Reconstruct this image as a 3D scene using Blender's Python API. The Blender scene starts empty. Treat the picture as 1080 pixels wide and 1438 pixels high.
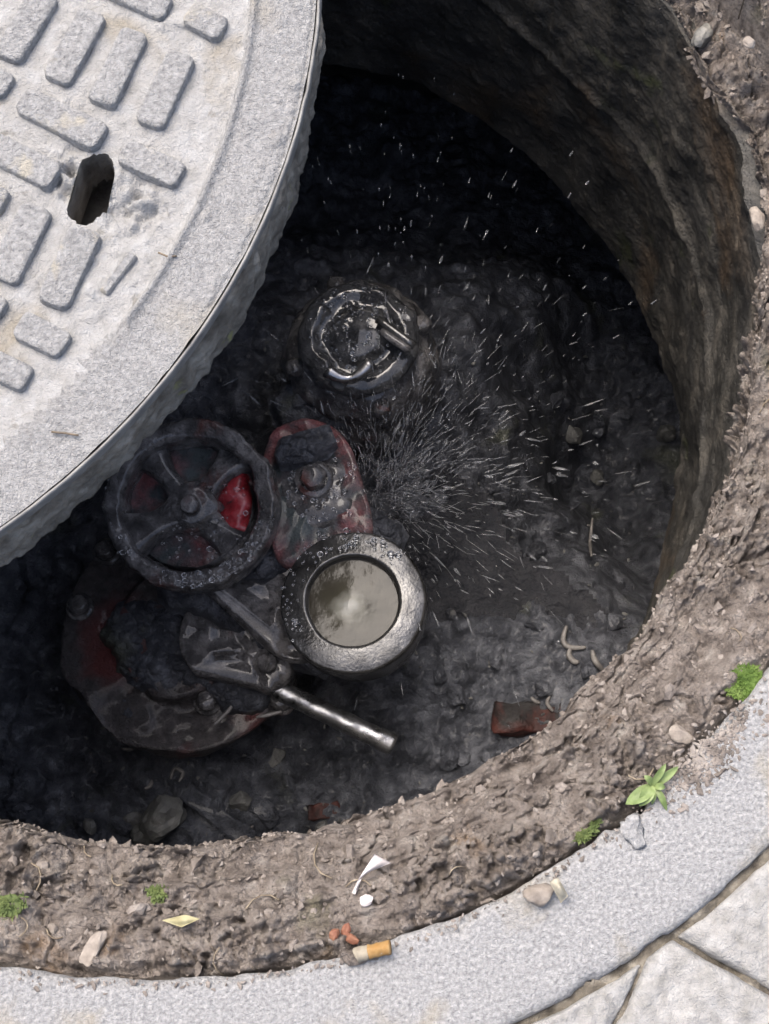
import bpy, bmesh, math, random
import numpy as np
from mathutils import Vector, Matrix
from mathutils.geometry import delaunay_2d_cdt

# ------------------------------------------------------------------ camera, light, exposure
S = bpy.context.scene
COL = S.collection
R = math.radians
TILT = 0.233
CAM = np.array([0.105, -0.318, 0.725])
FPX = 2200.0                                     # focal length in pixels of a 1438 px tall picture
cd = bpy.data.cameras.new('camera'); co = bpy.data.objects.new('camera', cd); COL.objects.link(co)
co.location = CAM; co.rotation_euler = (TILT, 0, 0)
cd.sensor_fit = 'VERTICAL'; cd.sensor_height = 24; cd.lens = 24 * FPX / 1438
cd.clip_start = 0.01; cd.clip_end = 500
S.camera = co

SUN_EL, SUN_AZ = 62, 128                         # azimuth measured from +X towards +Y
W = bpy.data.worlds.new('World'); S.world = W; W.use_nodes = True
nt = W.node_tree; bg = nt.nodes['Background']
sky = nt.nodes.new('ShaderNodeTexSky'); sky.sky_type = 'NISHITA'; sky.sun_disc = False
sky.sun_elevation = R(SUN_EL); sky.sun_rotation = R(90 - SUN_AZ)
sky.air_density = 1.0; sky.dust_density = 7.0; sky.ozone_density = 1.0
nt.links.new(sky.outputs[0], bg.inputs[0]); bg.inputs[1].default_value = 0.15
sl = bpy.data.lights.new('sun', 'SUN'); sl.energy = 1.3; sl.angle = R(48); sl.color = (1.0, 0.95, 0.88)
so = bpy.data.objects.new('sun', sl); COL.objects.link(so)
sd = Vector((math.cos(R(SUN_EL)) * math.cos(R(SUN_AZ)), math.cos(R(SUN_EL)) * math.sin(R(SUN_AZ)), math.sin(R(SUN_EL))))
so.rotation_euler = sd.to_track_quat('Z', 'Y').to_euler(); so.location = sd * 5
S.view_settings.view_transform = 'Standard'; S.view_settings.look = 'None'
S.view_settings.exposure = 1.32; S.view_settings.gamma = 1.0
S.view_settings.use_curve_mapping = False

random.seed(7); RNG = np.random.default_rng(11)

# ------------------------------------------------------------------ helpers
def at(u, v, z):
    """the point of the level plane z that the photograph shows at pixel u, v"""
    c, s = math.cos(TILT), math.sin(TILT)
    d = np.array([(u - 540) / FPX, s + (719 - v) / FPX * c, -c + (719 - v) / FPX * s])
    return CAM + d * ((z - CAM[2]) / d[2])

TAB = RNG.random((48, 48, 48))
def vn(P, f, seed=0):
    q = P * f + seed * 7.31
    i = np.floor(q).astype(int); t = q - i; t = t * t * (3 - 2 * t)
    i %= 48; j = (i + 1) % 48
    a = lambda x, y, z: TAB[x[:, 0], y[:, 1], z[:, 2]]
    x, y, z = t[:, 0], t[:, 1], t[:, 2]
    c00 = a(i, i, i) * (1 - x) + a(j, i, i) * x; c10 = a(i, j, i) * (1 - x) + a(j, j, i) * x
    c01 = a(i, i, j) * (1 - x) + a(j, i, j) * x; c11 = a(i, j, j) * (1 - x) + a(j, j, j) * x
    return (c00 * (1 - y) + c10 * y) * (1 - z) + (c01 * (1 - y) + c11 * y) * z - 0.5
def fbm(P, f, o=4, seed=0, g=0.5):
    r = 0; w = 1.0
    for k in range(o):
        r = r + w * vn(P, f * 2.03 ** k, seed + k * 3.7); w *= g
    return r
def ridged(P, f, o=4, seed=0):
    r = 0; w = 1.0
    for k in range(o):
        r = r + w * (1 - np.abs(vn(P, f * 2.1 ** k, seed + k * 5.1)) * 4); w *= 0.5
    return r / 2
JIT = RNG.random((64, 64, 2)); JV = RNG.random((64, 64))
def worley(X, Y, f, seed=0):
    """distance to nearest and second nearest cell point and a random value per cell, in the plane"""
    x = X * f + seed * 3.3; y = Y * f + seed * 1.7
    ix = np.floor(x).astype(int); iy = np.floor(y).astype(int)
    d1 = np.full(x.shape, 9.0); d2 = d1.copy(); val = np.zeros_like(x)
    for a in (-1, 0, 1):
        for b in (-1, 0, 1):
            jx = (ix + a) % 64; jy = (iy + b) % 64
            d = np.hypot(ix + a + JIT[jx, jy, 0] - x, iy + b + JIT[jx, jy, 1] - y)
            near = d < d1
            d2 = np.where(near, d1, np.minimum(d2, d)); val = np.where(near, JV[jx, jy], val); d1 = np.where(near, d, d1)
    return d1, d2, val
def smooth(a, b, x):
    t = np.clip((x - a) / (b - a), 0, 1); return t * t * (3 - 2 * t)

def mesh(name, V, F, m, smooth_=True):
    me = bpy.data.meshes.new(name)
    me.from_pydata([tuple(v) for v in V] if not isinstance(V, np.ndarray) else V.tolist(), [], F if isinstance(F, list) else F.tolist())
    me.validate(); me.update()
    if m: me.materials.append(m)
    if smooth_: me.polygons.foreach_set('use_smooth', [True] * len(me.polygons))
    return me
def obj(name, V, F, m, parent=None, smooth_=True):
    V = np.array(V, float)
    if parent is not None: V = V - np.array(root_of(parent)['_o'])
    o = bpy.data.objects.new(name, mesh(name, V, F, m, smooth_)); COL.objects.link(o)
    if parent is not None: o.parent = parent
    else: o['_o'] = (0.0, 0.0, 0.0)
    return o
def root_of(o):
    while o.parent: o = o.parent
    return o
def recentre(o):
    """moves a one-mesh thing's origin to its own base"""
    me = o.data; n = len(me.vertices); a = np.empty(n * 3); me.vertices.foreach_get('co', a); a = a.reshape(-1, 3)
    b = np.array([a[:, 0].mean(), a[:, 1].mean(), a[:, 2].min()])
    me.vertices.foreach_set('co', (a - b).ravel()); me.update(); o.location = b; o['_o'] = tuple(b)
    return o
def tag(o, label, cat, group=None):
    o['label'] = label; o['category'] = cat
    if group: o['group'] = group
    return o
def thing(name, label, cat, loc, group=None):
    o = bpy.data.objects.new(name, None); COL.objects.link(o); o.location = loc; o['_o'] = tuple(float(x) for x in loc)
    o.empty_display_size = 0.02
    return tag(o, label, cat, group)

def grid_faces(nu, nv, wrap=False):
    i = np.arange(nu if wrap else nu - 1)[:, None]; j = np.arange(nv - 1)[None]
    k = (i + 1) % nu
    return np.stack([i * nv + j, k * nv + j, k * nv + j + 1, i * nv + j + 1], -1).reshape(-1, 4)
def lathe(c, prof, n=64, noise=0.0, nf=60, seed=0, axis=None):
    prof = np.array(prof, float); th = np.linspace(0, 2 * math.pi, n, endpoint=False)
    if noise:
        q = [prof[0]]
        for a, b in zip(prof, prof[1:]):
            m = max(1, int(np.linalg.norm(b - a) / .0022)); q += [a + (b - a) * t for t in np.linspace(0, 1, m + 1)[1:]]
        prof = np.array(q)
    V = np.zeros((n, len(prof), 3))
    V[..., 0] = np.cos(th)[:, None] * prof[None, :, 0]; V[..., 1] = np.sin(th)[:, None] * prof[None, :, 0]; V[..., 2] = prof[None, :, 1]
    V = V.reshape(-1, 3)
    if noise:
        d = fbm(V + c, nf, 3, seed); V = V + d[:, None] * noise * np.array([1, 1, 0.6])
    if axis is not None:
        q = Vector((0, 0, 1)).rotation_difference(Vector(axis)); V = V @ np.array(q.to_matrix()).T
    return V + c, grid_faces(n, len(prof), True).tolist()
def rounded(prof, r=0.0015, k=3):
    """rounds the inner corners of a profile"""
    out = [prof[0]]
    for a, b, c in zip(prof, prof[1:], prof[2:]):
        a, b, c = map(np.array, (a, b, c)); la = np.linalg.norm(a - b); lc = np.linalg.norm(c - b)
        rr = min(r, la * .45, lc * .45); p = b + (a - b) / la * rr; q = b + (c - b) / lc * rr
        for t in np.linspace(0, 1, k + 1): out.append(tuple((1 - t) ** 2 * p + 2 * t * (1 - t) * b + t * t * q))
    out.append(prof[-1]); return out
def tube(pts, rad, n=10, caps=True):
    pts = np.array(pts, float); m = len(pts); rad = np.broadcast_to(np.array(rad, float), (m,))
    T = np.gradient(pts, axis=0); T /= np.linalg.norm(T, axis=1)[:, None] + 1e-12
    up = np.array([0, 0, 1.0]) if abs(T[0, 2]) < .9 else np.array([1.0, 0, 0])
    V = []
    for p, t, r in zip(pts, T, rad):
        a = np.cross(t, up); a /= np.linalg.norm(a) + 1e-12; b = np.cross(a, t); up = b
        for k in range(n):
            w = 2 * math.pi * k / n; V.append(p + r * (math.cos(w) * a + math.sin(w) * b))
    F = []
    for i in range(m - 1):
        for k in range(n): F.append([i * n + k, i * n + (k + 1) % n, (i + 1) * n + (k + 1) % n, (i + 1) * n + k])
    if caps: F.append(list(range(n))[::-1]); F.append([(m - 1) * n + k for k in range(n)])
    return np.array(V), F
_ico = {}
def ico(sub):
    if sub not in _ico:
        bm = bmesh.new(); bmesh.ops.create_icosphere(bm, subdivisions=sub, radius=1)
        _ico[sub] = (np.array([v.co[:] for v in bm.verts]), [[v.index for v in f.verts] for f in bm.faces]); bm.free()
    return _ico[sub]
def rock(c, size, seed, sub=3, rough=.35, flat=.7, rz=None, facets=6):
    V, F = ico(sub); V = V.copy(); rg = np.random.default_rng(int(seed))
    for _ in range(facets):                       # planes cut corners off
        n = rg.normal(size=3); n /= np.linalg.norm(n); d = rg.uniform(.55, .9); s = V @ n
        V = V - np.maximum(s - d, 0)[:, None] * n * .92
    V = V * (1 + rough * fbm(V, 1.3, 4, seed % 97))[:, None]
    a = rg.uniform(0, 6.28) if rz is None else rz; ca, sa = math.cos(a), math.sin(a)
    V = V * np.array(size if hasattr(size, '__len__') else (size, size * .75, size * flat))
    V = V @ np.array([[ca, -sa, 0], [sa, ca, 0], [0, 0, 1]]).T
    return V + np.array(c), F
def join(parts):
    Vs, Fs, n = [], [], 0
    for V, F in parts:
        Vs.append(np.asarray(V)); Fs.extend([[i + n for i in f] for f in F]); n += len(V)
    return np.concatenate(Vs), Fs
def box(c, sx, sy, sz, rz=0):
    V = np.array([[x, y, z] for x in (-sx, sx) for y in (-sy, sy) for z in (-sz, sz)]) * .5
    ca, sa = math.cos(rz), math.sin(rz)
    V = V @ np.array([[ca, -sa, 0], [sa, ca, 0], [0, 0, 1]]).T + np.array(c)
    return V, [[0, 1, 3, 2], [4, 6, 7, 5], [0, 4, 5, 1], [2, 3, 7, 6], [0, 2, 6, 4], [1, 5, 7, 3]]

# ------------------------------------------------------------------ materials
def mat(name, ramp, scale=40, detail=6, rough=(.6, .9), bump=.3, bdist=.002, bscale=None, metal=0.0, spots=None, spots2=None,
        spec=.5, coat=0.0, coat_rough=.1, transmission=0.0, ior=1.45, distort=0.0, fine=None, speck=None, emissive=None):
    """colour ramp over noise, optional patches of another colour (colour, scale, threshold, softness), bump from two noises"""
    m = bpy.data.materials.new(name); m.use_nodes = True; n = m.node_tree.nodes; l = m.node_tree.links
    b = n['Principled BSDF']; tc = n.new('ShaderNodeTexCoord'); geo = n.new('ShaderNodeNewGeometry')
    pos = geo.outputs['Position']
    def noise(sc, det, dis=0.0, r=.55):
        x = n.new('ShaderNodeTexNoise'); x.inputs['Scale'].default_value = sc; x.inputs['Detail'].default_value = det
        x.inputs['Roughness'].default_value = r; x.inputs['Distortion'].default_value = dis; l.new(pos, x.inputs['Vector']); return x.outputs['Fac']
    def rampn(fac, stops):
        x = n.new('ShaderNodeValToRGB'); e = x.color_ramp.elements
        while len(e) < len(stops): e.new(.5)
        for el, (p, c) in zip(e, stops): el.position = p; el.color = (*c, 1)
        l.new(fac, x.inputs[0]); return x.outputs[0]
    f = noise(scale, detail, distort); c = rampn(f, ramp)
    def mixc(a, colour, fac):
        x = n.new('ShaderNodeMix'); x.data_type = 'RGBA'; l.new(fac, x.inputs['Factor']); l.new(a, x.inputs['A']); x.inputs['B'].default_value = (*colour, 1); return x.outputs['Result']
    def mask(sc, th, so_):
        g = noise(sc, 6, .4); x = n.new('ShaderNodeMapRange'); x.inputs['From Min'].default_value = th; x.inputs['From Max'].default_value = th + so_; l.new(g, x.inputs['Value']); return x.outputs[0]
    for sp in (spots, spots2):
        if sp: c = mixc(c, sp[0], mask(*sp[1:]))
    if speck:
        for col_, sc, th in speck:
            v = n.new('ShaderNodeTexVoronoi'); v.inputs['Scale'].default_value = sc; l.new(pos, v.inputs['Vector'])
            sx = n.new('ShaderNodeSeparateColor'); l.new(v.outputs['Color'], sx.inputs[0])
            x = n.new('ShaderNodeMapRange'); x.inputs['From Min'].default_value = th; x.inputs['From Max'].default_value = th + .06; l.new(sx.outputs[0], x.inputs['Value'])
            c = mixc(c, col_, x.outputs[0])
    l.new(c, b.inputs['Base Color'])
    rg = n.new('ShaderNodeMapRange'); rg.inputs['To Min'].default_value = rough[0]; rg.inputs['To Max'].default_value = rough[1]
    rg.inputs['From Min'].default_value = .35; rg.inputs['From Max'].default_value = .65
    l.new(noise(scale * .6, 5), rg.inputs['Value']); l.new(rg.outputs[0], b.inputs['Roughness'])
    if bump:
        h = noise(bscale or scale * 4, 8, .2, .65)
        bp = n.new('ShaderNodeBump'); bp.inputs['Strength'].default_value = bump; bp.inputs['Distance'].default_value = bdist; l.new(h, bp.inputs['Height'])
        out = bp.outputs[0]
        if fine:
            b2 = n.new('ShaderNodeBump'); b2.inputs['Strength'].default_value = fine[1]; b2.inputs['Distance'].default_value = fine[2]
            l.new(noise(fine[0], 3), b2.inputs['Height']); l.new(out, b2.inputs['Normal']); out = b2.outputs[0]
        l.new(out, b.inputs['Normal'])
    b.inputs['Metallic'].default_value = metal; b.inputs['Specular IOR Level'].default_value = spec
    b.inputs['Coat Weight'].default_value = coat; b.inputs['Coat Roughness'].default_value = coat_rough
    b.inputs['Transmission Weight'].default_value = transmission; b.inputs['IOR'].default_value = ior
    return m
M = {}
M['granite'] = mat('granite', [(.3, (0.176, 0.178, 0.185)), (.5, (0.267, 0.271, 0.276)), (.7, (0.364, 0.366, 0.370))], 520, 7, (.75, .95), 1.0, .0022, 620,
                   spots=((0.273, 0.244, 0.188), 22, .56, .2), fine=(1100, .5, .0012))
M['paver'] = mat('paver', [(.3, (0.192, 0.191, 0.183)), (.5, (0.254, 0.253, 0.248)), (.7, (0.316, 0.318, 0.314))], 130, 8, (.8, .95), .9, .003, 220,
                 spots=((0.203, 0.223, 0.180), 14, .60, .15), fine=(900, .5, .0012))
M['joint'] = mat('joint_dirt', [(.3, (.05, .043, .035)), (.55, (.15, .135, .11)), (.7, (.30, .28, .24))], 120, 8, (.9, 1), .9, .004, 300)
M['lid'] = mat('lid_composite', [(.3, (0.203, 0.205, 0.210)), (.5, (0.274, 0.277, 0.280)), (.7, (0.340, 0.343, 0.347))], 420, 7, (.8, .95), 1.0, .0026, 600, fine=(1200, .5, .0012),
               spots=((0.301, 0.284, 0.247), 16, .58, .16), spots2=((0.242, 0.231, 0.220), 38, .62, .1))
M['lid_sand'] = mat('lid_sandy_basin', [(.3, (0.236, 0.237, 0.233)), (.5, (0.286, 0.288, 0.288)), (.7, (0.330, 0.337, 0.343))], 120, 8, (.85, .95), 1.0, .0022, 520, fine=(1100, .5, .0012),
                    spots=((0.230, 0.211, 0.175), 22, .57, .16), spots2=((0.186, 0.182, 0.172), 70, .64, .07))
M['pad'] = mat('lid_pad', [(.3, (0.176, 0.178, 0.183)), (.5, (0.261, 0.264, 0.267)), (.7, (0.340, 0.343, 0.347))], 380, 7, (.7, .9), 1.0, .0034, 480, fine=(1100, .5, .0012),
               spots=((0.340, 0.323, 0.280), 60, .60, .1))
M['band'] = mat('lid_edge_band', [(.35, (0.121, 0.121, 0.121)), (.6, (0.175, 0.175, 0.171))], 120, 5, (.5, .7), .4, .0010, 300)
M['skirt'] = mat('lid_skirt_dirt', [(.3, (0.078, 0.069, 0.058)), (.5, (0.169, 0.153, 0.130)), (.7, (0.286, 0.267, 0.234))], 70, 8, (.8, .95), .9, .003, 300,
                 spots=((0.208, 0.202, 0.091), 40, .66, .05))
M['soil'] = mat('soil', [(.28, (0.077, 0.063, 0.055)), (.42, (0.171, 0.146, 0.129)), (.58, (0.261, 0.230, 0.208)), (.76, (0.377, 0.351, 0.322))], 95, 9, (.35, .85), 1.0, .009, 230,
                spots=((0.153, 0.146, 0.090), 13, .64, .12), spots2=((0.243, 0.169, 0.108), 24, .65, .10), fine=(800, .6, .0016), spec=.5)
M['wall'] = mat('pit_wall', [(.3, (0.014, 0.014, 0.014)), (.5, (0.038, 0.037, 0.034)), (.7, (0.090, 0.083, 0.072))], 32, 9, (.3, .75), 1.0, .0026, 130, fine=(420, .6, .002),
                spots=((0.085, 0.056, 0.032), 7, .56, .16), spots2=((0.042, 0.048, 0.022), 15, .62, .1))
M['mud'] = mat('pit_mud', [(.3, (0.027, 0.029, 0.036)), (.5, (0.074, 0.079, 0.094)), (.7, (0.169, 0.177, 0.199))], 60, 9, (.28, .6), 1.0, .006, 150, coat=.12, coat_rough=.12, fine=(700, .6, .002),
               spots=((0.096, 0.102, 0.083), 17, .62, .1), spec=.5)
M['crumb'] = mat('soil_crumb', [(.3, (0.075, 0.063, 0.054)), (.55, (0.180, 0.158, 0.142)), (.75, (0.300, 0.277, 0.253))], 90, 6, (.6, .9), .7, .002, 500)
M['stone'] = mat('pale_stone', [(.3, (0.128, 0.109, 0.093)), (.55, (0.217, 0.191, 0.166)), (.8, (0.319, 0.293, 0.261))], 160, 6, (.7, .9), .5, .001, 500)
M['stone_wet'] = mat('wet_stone', [(.3, (.06, .06, .06)), (.6, (.15, .15, .14)), (.8, (.26, .25, .23))], 60, 6, (.35, .6), .6, .002, 300)
M['brick'] = mat('brick_fragment', [(.3, (0.029, 0.008, 0.007)), (.6, (0.064, 0.016, 0.011)), (.8, (0.084, 0.033, 0.023))], 60, 6, (.4, .7), .7, .002, 300,
                 spots=((0.010, 0.008, 0.008), 30, .47, .1))
M['iron'] = mat('muddy_cast_iron', [(.3, (0.035, 0.033, 0.035)), (.48, (0.092, 0.088, 0.088)), (.66, (0.252, 0.240, 0.235))], 75, 9, (.12, .42), 1.0, .0050, 170, fine=(600, .6, .0016),
                spots=((0.161, 0.044, 0.032), 26, .63, .14), coat=.7, coat_rough=.06)
M['red'] = mat('red_painted_iron', [(.3, (0.088, 0.031, 0.034)), (.5, (0.213, 0.062, 0.066)), (.7, (0.375, 0.172, 0.172))], 90, 9, (.34, .65), 1.0, .005, 190, fine=(600, .6, .0016),
               spots=((0.094, 0.112, 0.112), 24, .40, .24), spots2=((0.056, 0.069, 0.072), 70, .44, .25), coat=.4, coat_rough=.12)
M['redbright'] = mat('bright_red_paint', [(.3, (0.160, 0.011, 0.014)), (.5, (0.368, 0.035, 0.044)), (.7, (0.496, 0.150, 0.158))], 70, 6, (.12, .4), .6, .0015, 260,
                     spots=((0.032, 0.026, 0.026), 60, .64, .08), coat=.5, coat_rough=.05)
M['flange'] = mat('buried_flange', [(.3, (.040, .036, .036)), (.55, (.075, .068, .068)), (.75, (.13, .115, .112))], 150, 9, (.3, .6), 1.0, .005, 170, fine=(600, .6, .0016),
                  spots=((.13, .035, .033), 17, .53, .2), coat=.2, coat_rough=.12)
M['steel'] = mat('wet_steel', [(.3, (0.191, 0.191, 0.198)), (.5, (0.332, 0.332, 0.338)), (.7, (0.433, 0.433, 0.433))], 80, 6, (.16, .42), .3, .0010, 260, metal=.9,
                 spots=((0.022, 0.021, 0.019), 110, .54, .2))
M['cup'] = mat('wet_brass', [(.3, (0.067, 0.065, 0.064)), (.5, (0.121, 0.120, 0.118)), (.7, (0.175, 0.173, 0.172))], 60, 8, (.14, .34), .3, .0010, 150, metal=.7, fine=(500, .3, .0008),
               spots=((0.017, 0.016, 0.014), 34, .54, .16))
M['puddle'] = mat('puddle_water', [(.3, (.010, .011, .015)), (.7, (.026, .027, .033))], 25, 4, (.06, .2), 1.0, .006, 70, fine=(300, .4, .002))
M['spray'] = mat('aerated_water', [(.3, (.75, .77, .80)), (.7, (.85, .87, .9))], 20, 2, (.05, .15), 0, transmission=.90, ior=1.333)
M['water'] = mat('clear_water', [(.3, (.9, .92, .95)), (.7, (1, 1, 1))], 20, 2, (.0, .03), 0, transmission=1.0, ior=1.333)
M['paper'] = mat('white_paper', [(.3, (0.374, 0.340, 0.333)), (.6, (0.490, 0.462, 0.456))], 120, 4, (.7, .9), .3, .001, 400)
M['filter'] = mat('cigarette_filter', [(.35, (0.201, 0.105, 0.027)), (.6, (0.239, 0.147, 0.055))], 220, 4, (.7, .9), .3, .0006, 600, spots=((0.255, 0.217, 0.154), 160, .60, .08))
M['butt'] = mat('cigarette_paper', [(.35, (0.178, 0.157, 0.122)), (.6, (0.229, 0.207, 0.164))], 220, 4, (.7, .9), .3, .0006, 600)
M['orange'] = mat('orange_shard', [(.35, (0.134, 0.048, 0.029)), (.6, (0.194, 0.093, 0.057))], 200, 4, (.6, .9), .4, .001, 500)
M['dryleaf'] = mat('dry_leaf', [(.35, (0.206, 0.186, 0.098)), (.6, (0.284, 0.269, 0.162))], 150, 5, (.6, .8), .4, .001, 350)
M['greyleaf'] = mat('withered_leaf', [(.35, (0.182, 0.161, 0.112)), (.6, (0.294, 0.273, 0.217))], 150, 5, (.6, .8), .4, .001, 350)
M['weed'] = mat('weed_leaf', [(.35, (0.082, 0.122, 0.036)), (.6, (0.153, 0.204, 0.076))], 120, 4, (.45, .65), .3, .001, 300)
M['mossdull'] = mat('dull_moss', [(.3, (.04, .06, .015)), (.5, (.075, .105, .03)), (.7, (.12, .15, .05))], 150, 3, (.6, .8), 0)
M['moss'] = mat('moss', [(.3, (0.041, 0.078, 0.014)), (.5, (0.082, 0.143, 0.024)), (.7, (0.136, 0.204, 0.054))], 150
, 3, (.6, .8), 0)
M['root'] = mat('pale_root', [(.35, (0.115, 0.106, 0.101)), (.6, (0.202, 0.192, 0.182))], 200, 4, (.4, .6), .3, .0006, 500)
M['straw'] = mat('straw', [(.35, (0.104, 0.080, 0.056)), (.6, (0.224, 0.188, 0.136))], 200, 5, (.6, .9), .5, .001, 600)
M['twig'] = mat('twig', [(.35, (.05, .04, .03)), (.6, (.14, .11, .08))], 200, 5, (.6, .9), .5, .001, 600)

def milky_glare(centre):
    """silty water in the outlet: brown at the rim, pale in the middle for aerated silt and painted-in sky glare"""
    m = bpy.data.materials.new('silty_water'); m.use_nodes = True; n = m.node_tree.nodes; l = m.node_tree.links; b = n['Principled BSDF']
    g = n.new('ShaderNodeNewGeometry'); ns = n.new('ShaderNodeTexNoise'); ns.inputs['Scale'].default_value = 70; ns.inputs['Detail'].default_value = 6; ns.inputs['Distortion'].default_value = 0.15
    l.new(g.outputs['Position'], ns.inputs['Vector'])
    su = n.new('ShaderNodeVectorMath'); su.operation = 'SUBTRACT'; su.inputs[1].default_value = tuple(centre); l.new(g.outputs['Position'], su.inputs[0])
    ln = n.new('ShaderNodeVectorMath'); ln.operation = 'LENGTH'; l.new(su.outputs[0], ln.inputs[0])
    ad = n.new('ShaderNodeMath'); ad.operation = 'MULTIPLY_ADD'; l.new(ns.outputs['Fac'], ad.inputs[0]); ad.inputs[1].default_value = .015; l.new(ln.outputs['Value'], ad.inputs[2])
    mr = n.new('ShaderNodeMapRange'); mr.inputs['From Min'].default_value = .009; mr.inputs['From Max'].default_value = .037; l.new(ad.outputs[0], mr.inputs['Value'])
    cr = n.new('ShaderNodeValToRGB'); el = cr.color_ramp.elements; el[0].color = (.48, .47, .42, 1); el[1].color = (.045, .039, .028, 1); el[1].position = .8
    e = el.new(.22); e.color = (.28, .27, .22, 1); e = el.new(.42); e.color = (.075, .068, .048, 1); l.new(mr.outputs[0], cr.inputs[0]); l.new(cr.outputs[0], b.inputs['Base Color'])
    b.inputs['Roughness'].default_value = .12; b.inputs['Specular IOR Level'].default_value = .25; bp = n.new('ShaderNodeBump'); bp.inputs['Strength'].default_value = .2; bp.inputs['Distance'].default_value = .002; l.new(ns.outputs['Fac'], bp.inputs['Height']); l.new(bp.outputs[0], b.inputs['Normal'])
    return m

# ------------------------------------------------------------------ paving and ground
R_FI, R_FO = 0.36, 0.412
def ground():
    th = np.linspace(0, 2 * math.pi, 240, endpoint=False)
    rs = np.array([.38, .42, .46, .5, .6, .8, 1.2, 2, 5, 15, 60, 220])
    V = np.zeros((240, len(rs), 3)); V[..., 0] = np.cos(th)[:, None] * rs; V[..., 1] = np.sin(th)[:, None] * rs
    V = V.reshape(-1, 3); V[:, 2] = -.011
    o = obj('ground', V, grid_faces(240, len(rs), True)[:, ::-1], M['joint']); o['kind'] = 'structure'
    # fine dirt bed that fills the open joints near the frame
    n = 260; x = np.linspace(.05, .62, n); y = np.linspace(-.62, -.02, n)
    X, Y = np.meshgrid(x, y, indexing='ij'); P = np.stack([X.ravel(), Y.ravel(), X.ravel() * 0], 1)
    P[:, 2] = np.minimum(-.0050 + .008 * fbm(P, 90, 4, 3), -.0036)
    keep = np.hypot(P[:, 0], P[:, 1]) > .4085
    F = grid_faces(n, n); F = F[keep[F].all(1)]
    o = obj('joint_dirt', P, F, M['joint']); o['kind'] = 'stuff'; o['label'] = 'dark grit filling the joints between the paving slabs'
ground()

pav = bpy.data.objects.new('pavement', None); COL.objects.link(pav); pav['kind'] = 'structure'; pav['_o'] = (0., 0., 0.)
def paving():
    a = at(950, 1322, 0); b = at(1080, 1394, 0)
    ex = (b - a)[:2] / np.linalg.norm((b - a)[:2]); ey = np.array([-ex[1], ex[0]])     # ey points back to the manhole
    o0 = a[:2] + (-.004) * ex
    L, Wd, g = .205, .135, .0020
    cyl = bmesh.new(); bmesh.ops.create_cone(cyl, cap_ends=True, segments=360, radius1=.4155, radius2=.4155, depth=1)
    cm = bpy.data.meshes.new('c'); cyl.to_mesh(cm); cyl.free(); co_ = bpy.data.objects.new('c', cm); COL.objects.link(co_)
    todo = []
    for row in range(-7, 9):
        off = {0: .0, -1: -.004}.get(row, random.uniform(0, L))
        for k in range(-7, 8):
            x0 = off + k * L; y0 = row * Wd
            cs = [o0 + ex * (x0 + g / 2 + i * (L - g)) + ey * (y0 + g / 2 + j * (Wd - g)) for i, j in ((0, 0), (1, 0), (1, 1), (0, 1))]
            d = [np.hypot(*c) for c in cs]; cen = sum(cs) / 4
            if max(d) < .43 or np.hypot(*cen) > .95: continue
            bm = bmesh.new(); h = random.uniform(-.0015, .0012)
            vs = [bm.verts.new((c[0] + random.uniform(-.001, .001), c[1] + random.uniform(-.001, .001), -.05)) for c in cs]
            f = bm.faces.new(vs); ext = bmesh.ops.extrude_face_region(bm, geom=[f])
            top = [e for e in ext['geom'] if isinstance(e, bmesh.types.BMVert)]
            for v in top: v.co.z = h + random.uniform(-.0008, .0008)
            bmesh.ops.recalc_face_normals(bm, faces=bm.faces)
            te = [e for e in bm.edges if all(v in top for v in e.verts)]
            bmesh.ops.bevel(bm, geom=te, offset=.0065, segments=4, profile=.6, affect='EDGES')
            me = bpy.data.meshes.new('paving_slab'); bm.to_mesh(me); bm.free(); me.materials.append(M['paver'])
            ob = bpy.data.objects.new('paving_slab', me); COL.objects.link(ob); ob.parent = pav
            dist_in = min(d + [np.hypot(*((cs[i] * (1 - t) + cs[(i + 1) % 4] * t))) for i in range(4) for t in (.25, .5, .75)])
            if dist_in < .43:
                mo = ob.modifiers.new('b', 'BOOLEAN'); mo.object = co_; mo.operation = 'DIFFERENCE'; mo.solver = 'EXACT'; todo.append(ob)
    dg = bpy.context.evaluated_depsgraph_get()
    for ob in todo:
        me = bpy.data.meshes.new_from_object(ob.evaluated_get(dg)); ob.modifiers.clear(); ob.data = me; me.name = 'paving_slab'
        if len(me.polygons) == 0: bpy.data.objects.remove(ob)
    for ob in [o for o in pav.children]:                              # worn, pitted tops on the slabs beside the frame at the weed's side
        a = np.empty(len(ob.data.vertices) * 3); ob.data.vertices.foreach_get('co', a); a = a.reshape(-1, 3); c = (a.min(0) + a.max(0)) / 2
        if np.hypot(c[0] - .33, c[1] + .42) > .20: continue
        mo = ob.modifiers.new('r', 'REMESH'); mo.mode = 'VOXEL'; mo.voxel_size = .0017
        dg = bpy.context.evaluated_depsgraph_get(); me = bpy.data.meshes.new_from_object(ob.evaluated_get(dg)); ob.modifiers.clear(); ob.data = me; me.name = 'paving_slab'
        V = np.empty(len(me.vertices) * 3); me.vertices.foreach_get('co', V); V = V.reshape(-1, 3); up = smooth(-.02, -.004, V[:, 2])
        V[:, 2] += up * (.0022 * fbm(V, 60, 4, 3) + .0016 * fbm(V, 260, 3, 4) - .004 * np.maximum(fbm(V, 40, 4, 5) - .22, 0) * 3)
        V[:, :2] += (up * .0014)[:, None] * np.stack([fbm(V, 70, 4, 6), fbm(V, 70, 4, 7)], 1)
        me.vertices.foreach_set('co', V.ravel()); me.polygons.foreach_set('use_smooth', [True] * len(me.polygons)); me.update()
        if not me.materials: me.materials.append(M['paver'])
    bpy.data.objects.remove(co_)
paving()

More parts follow.
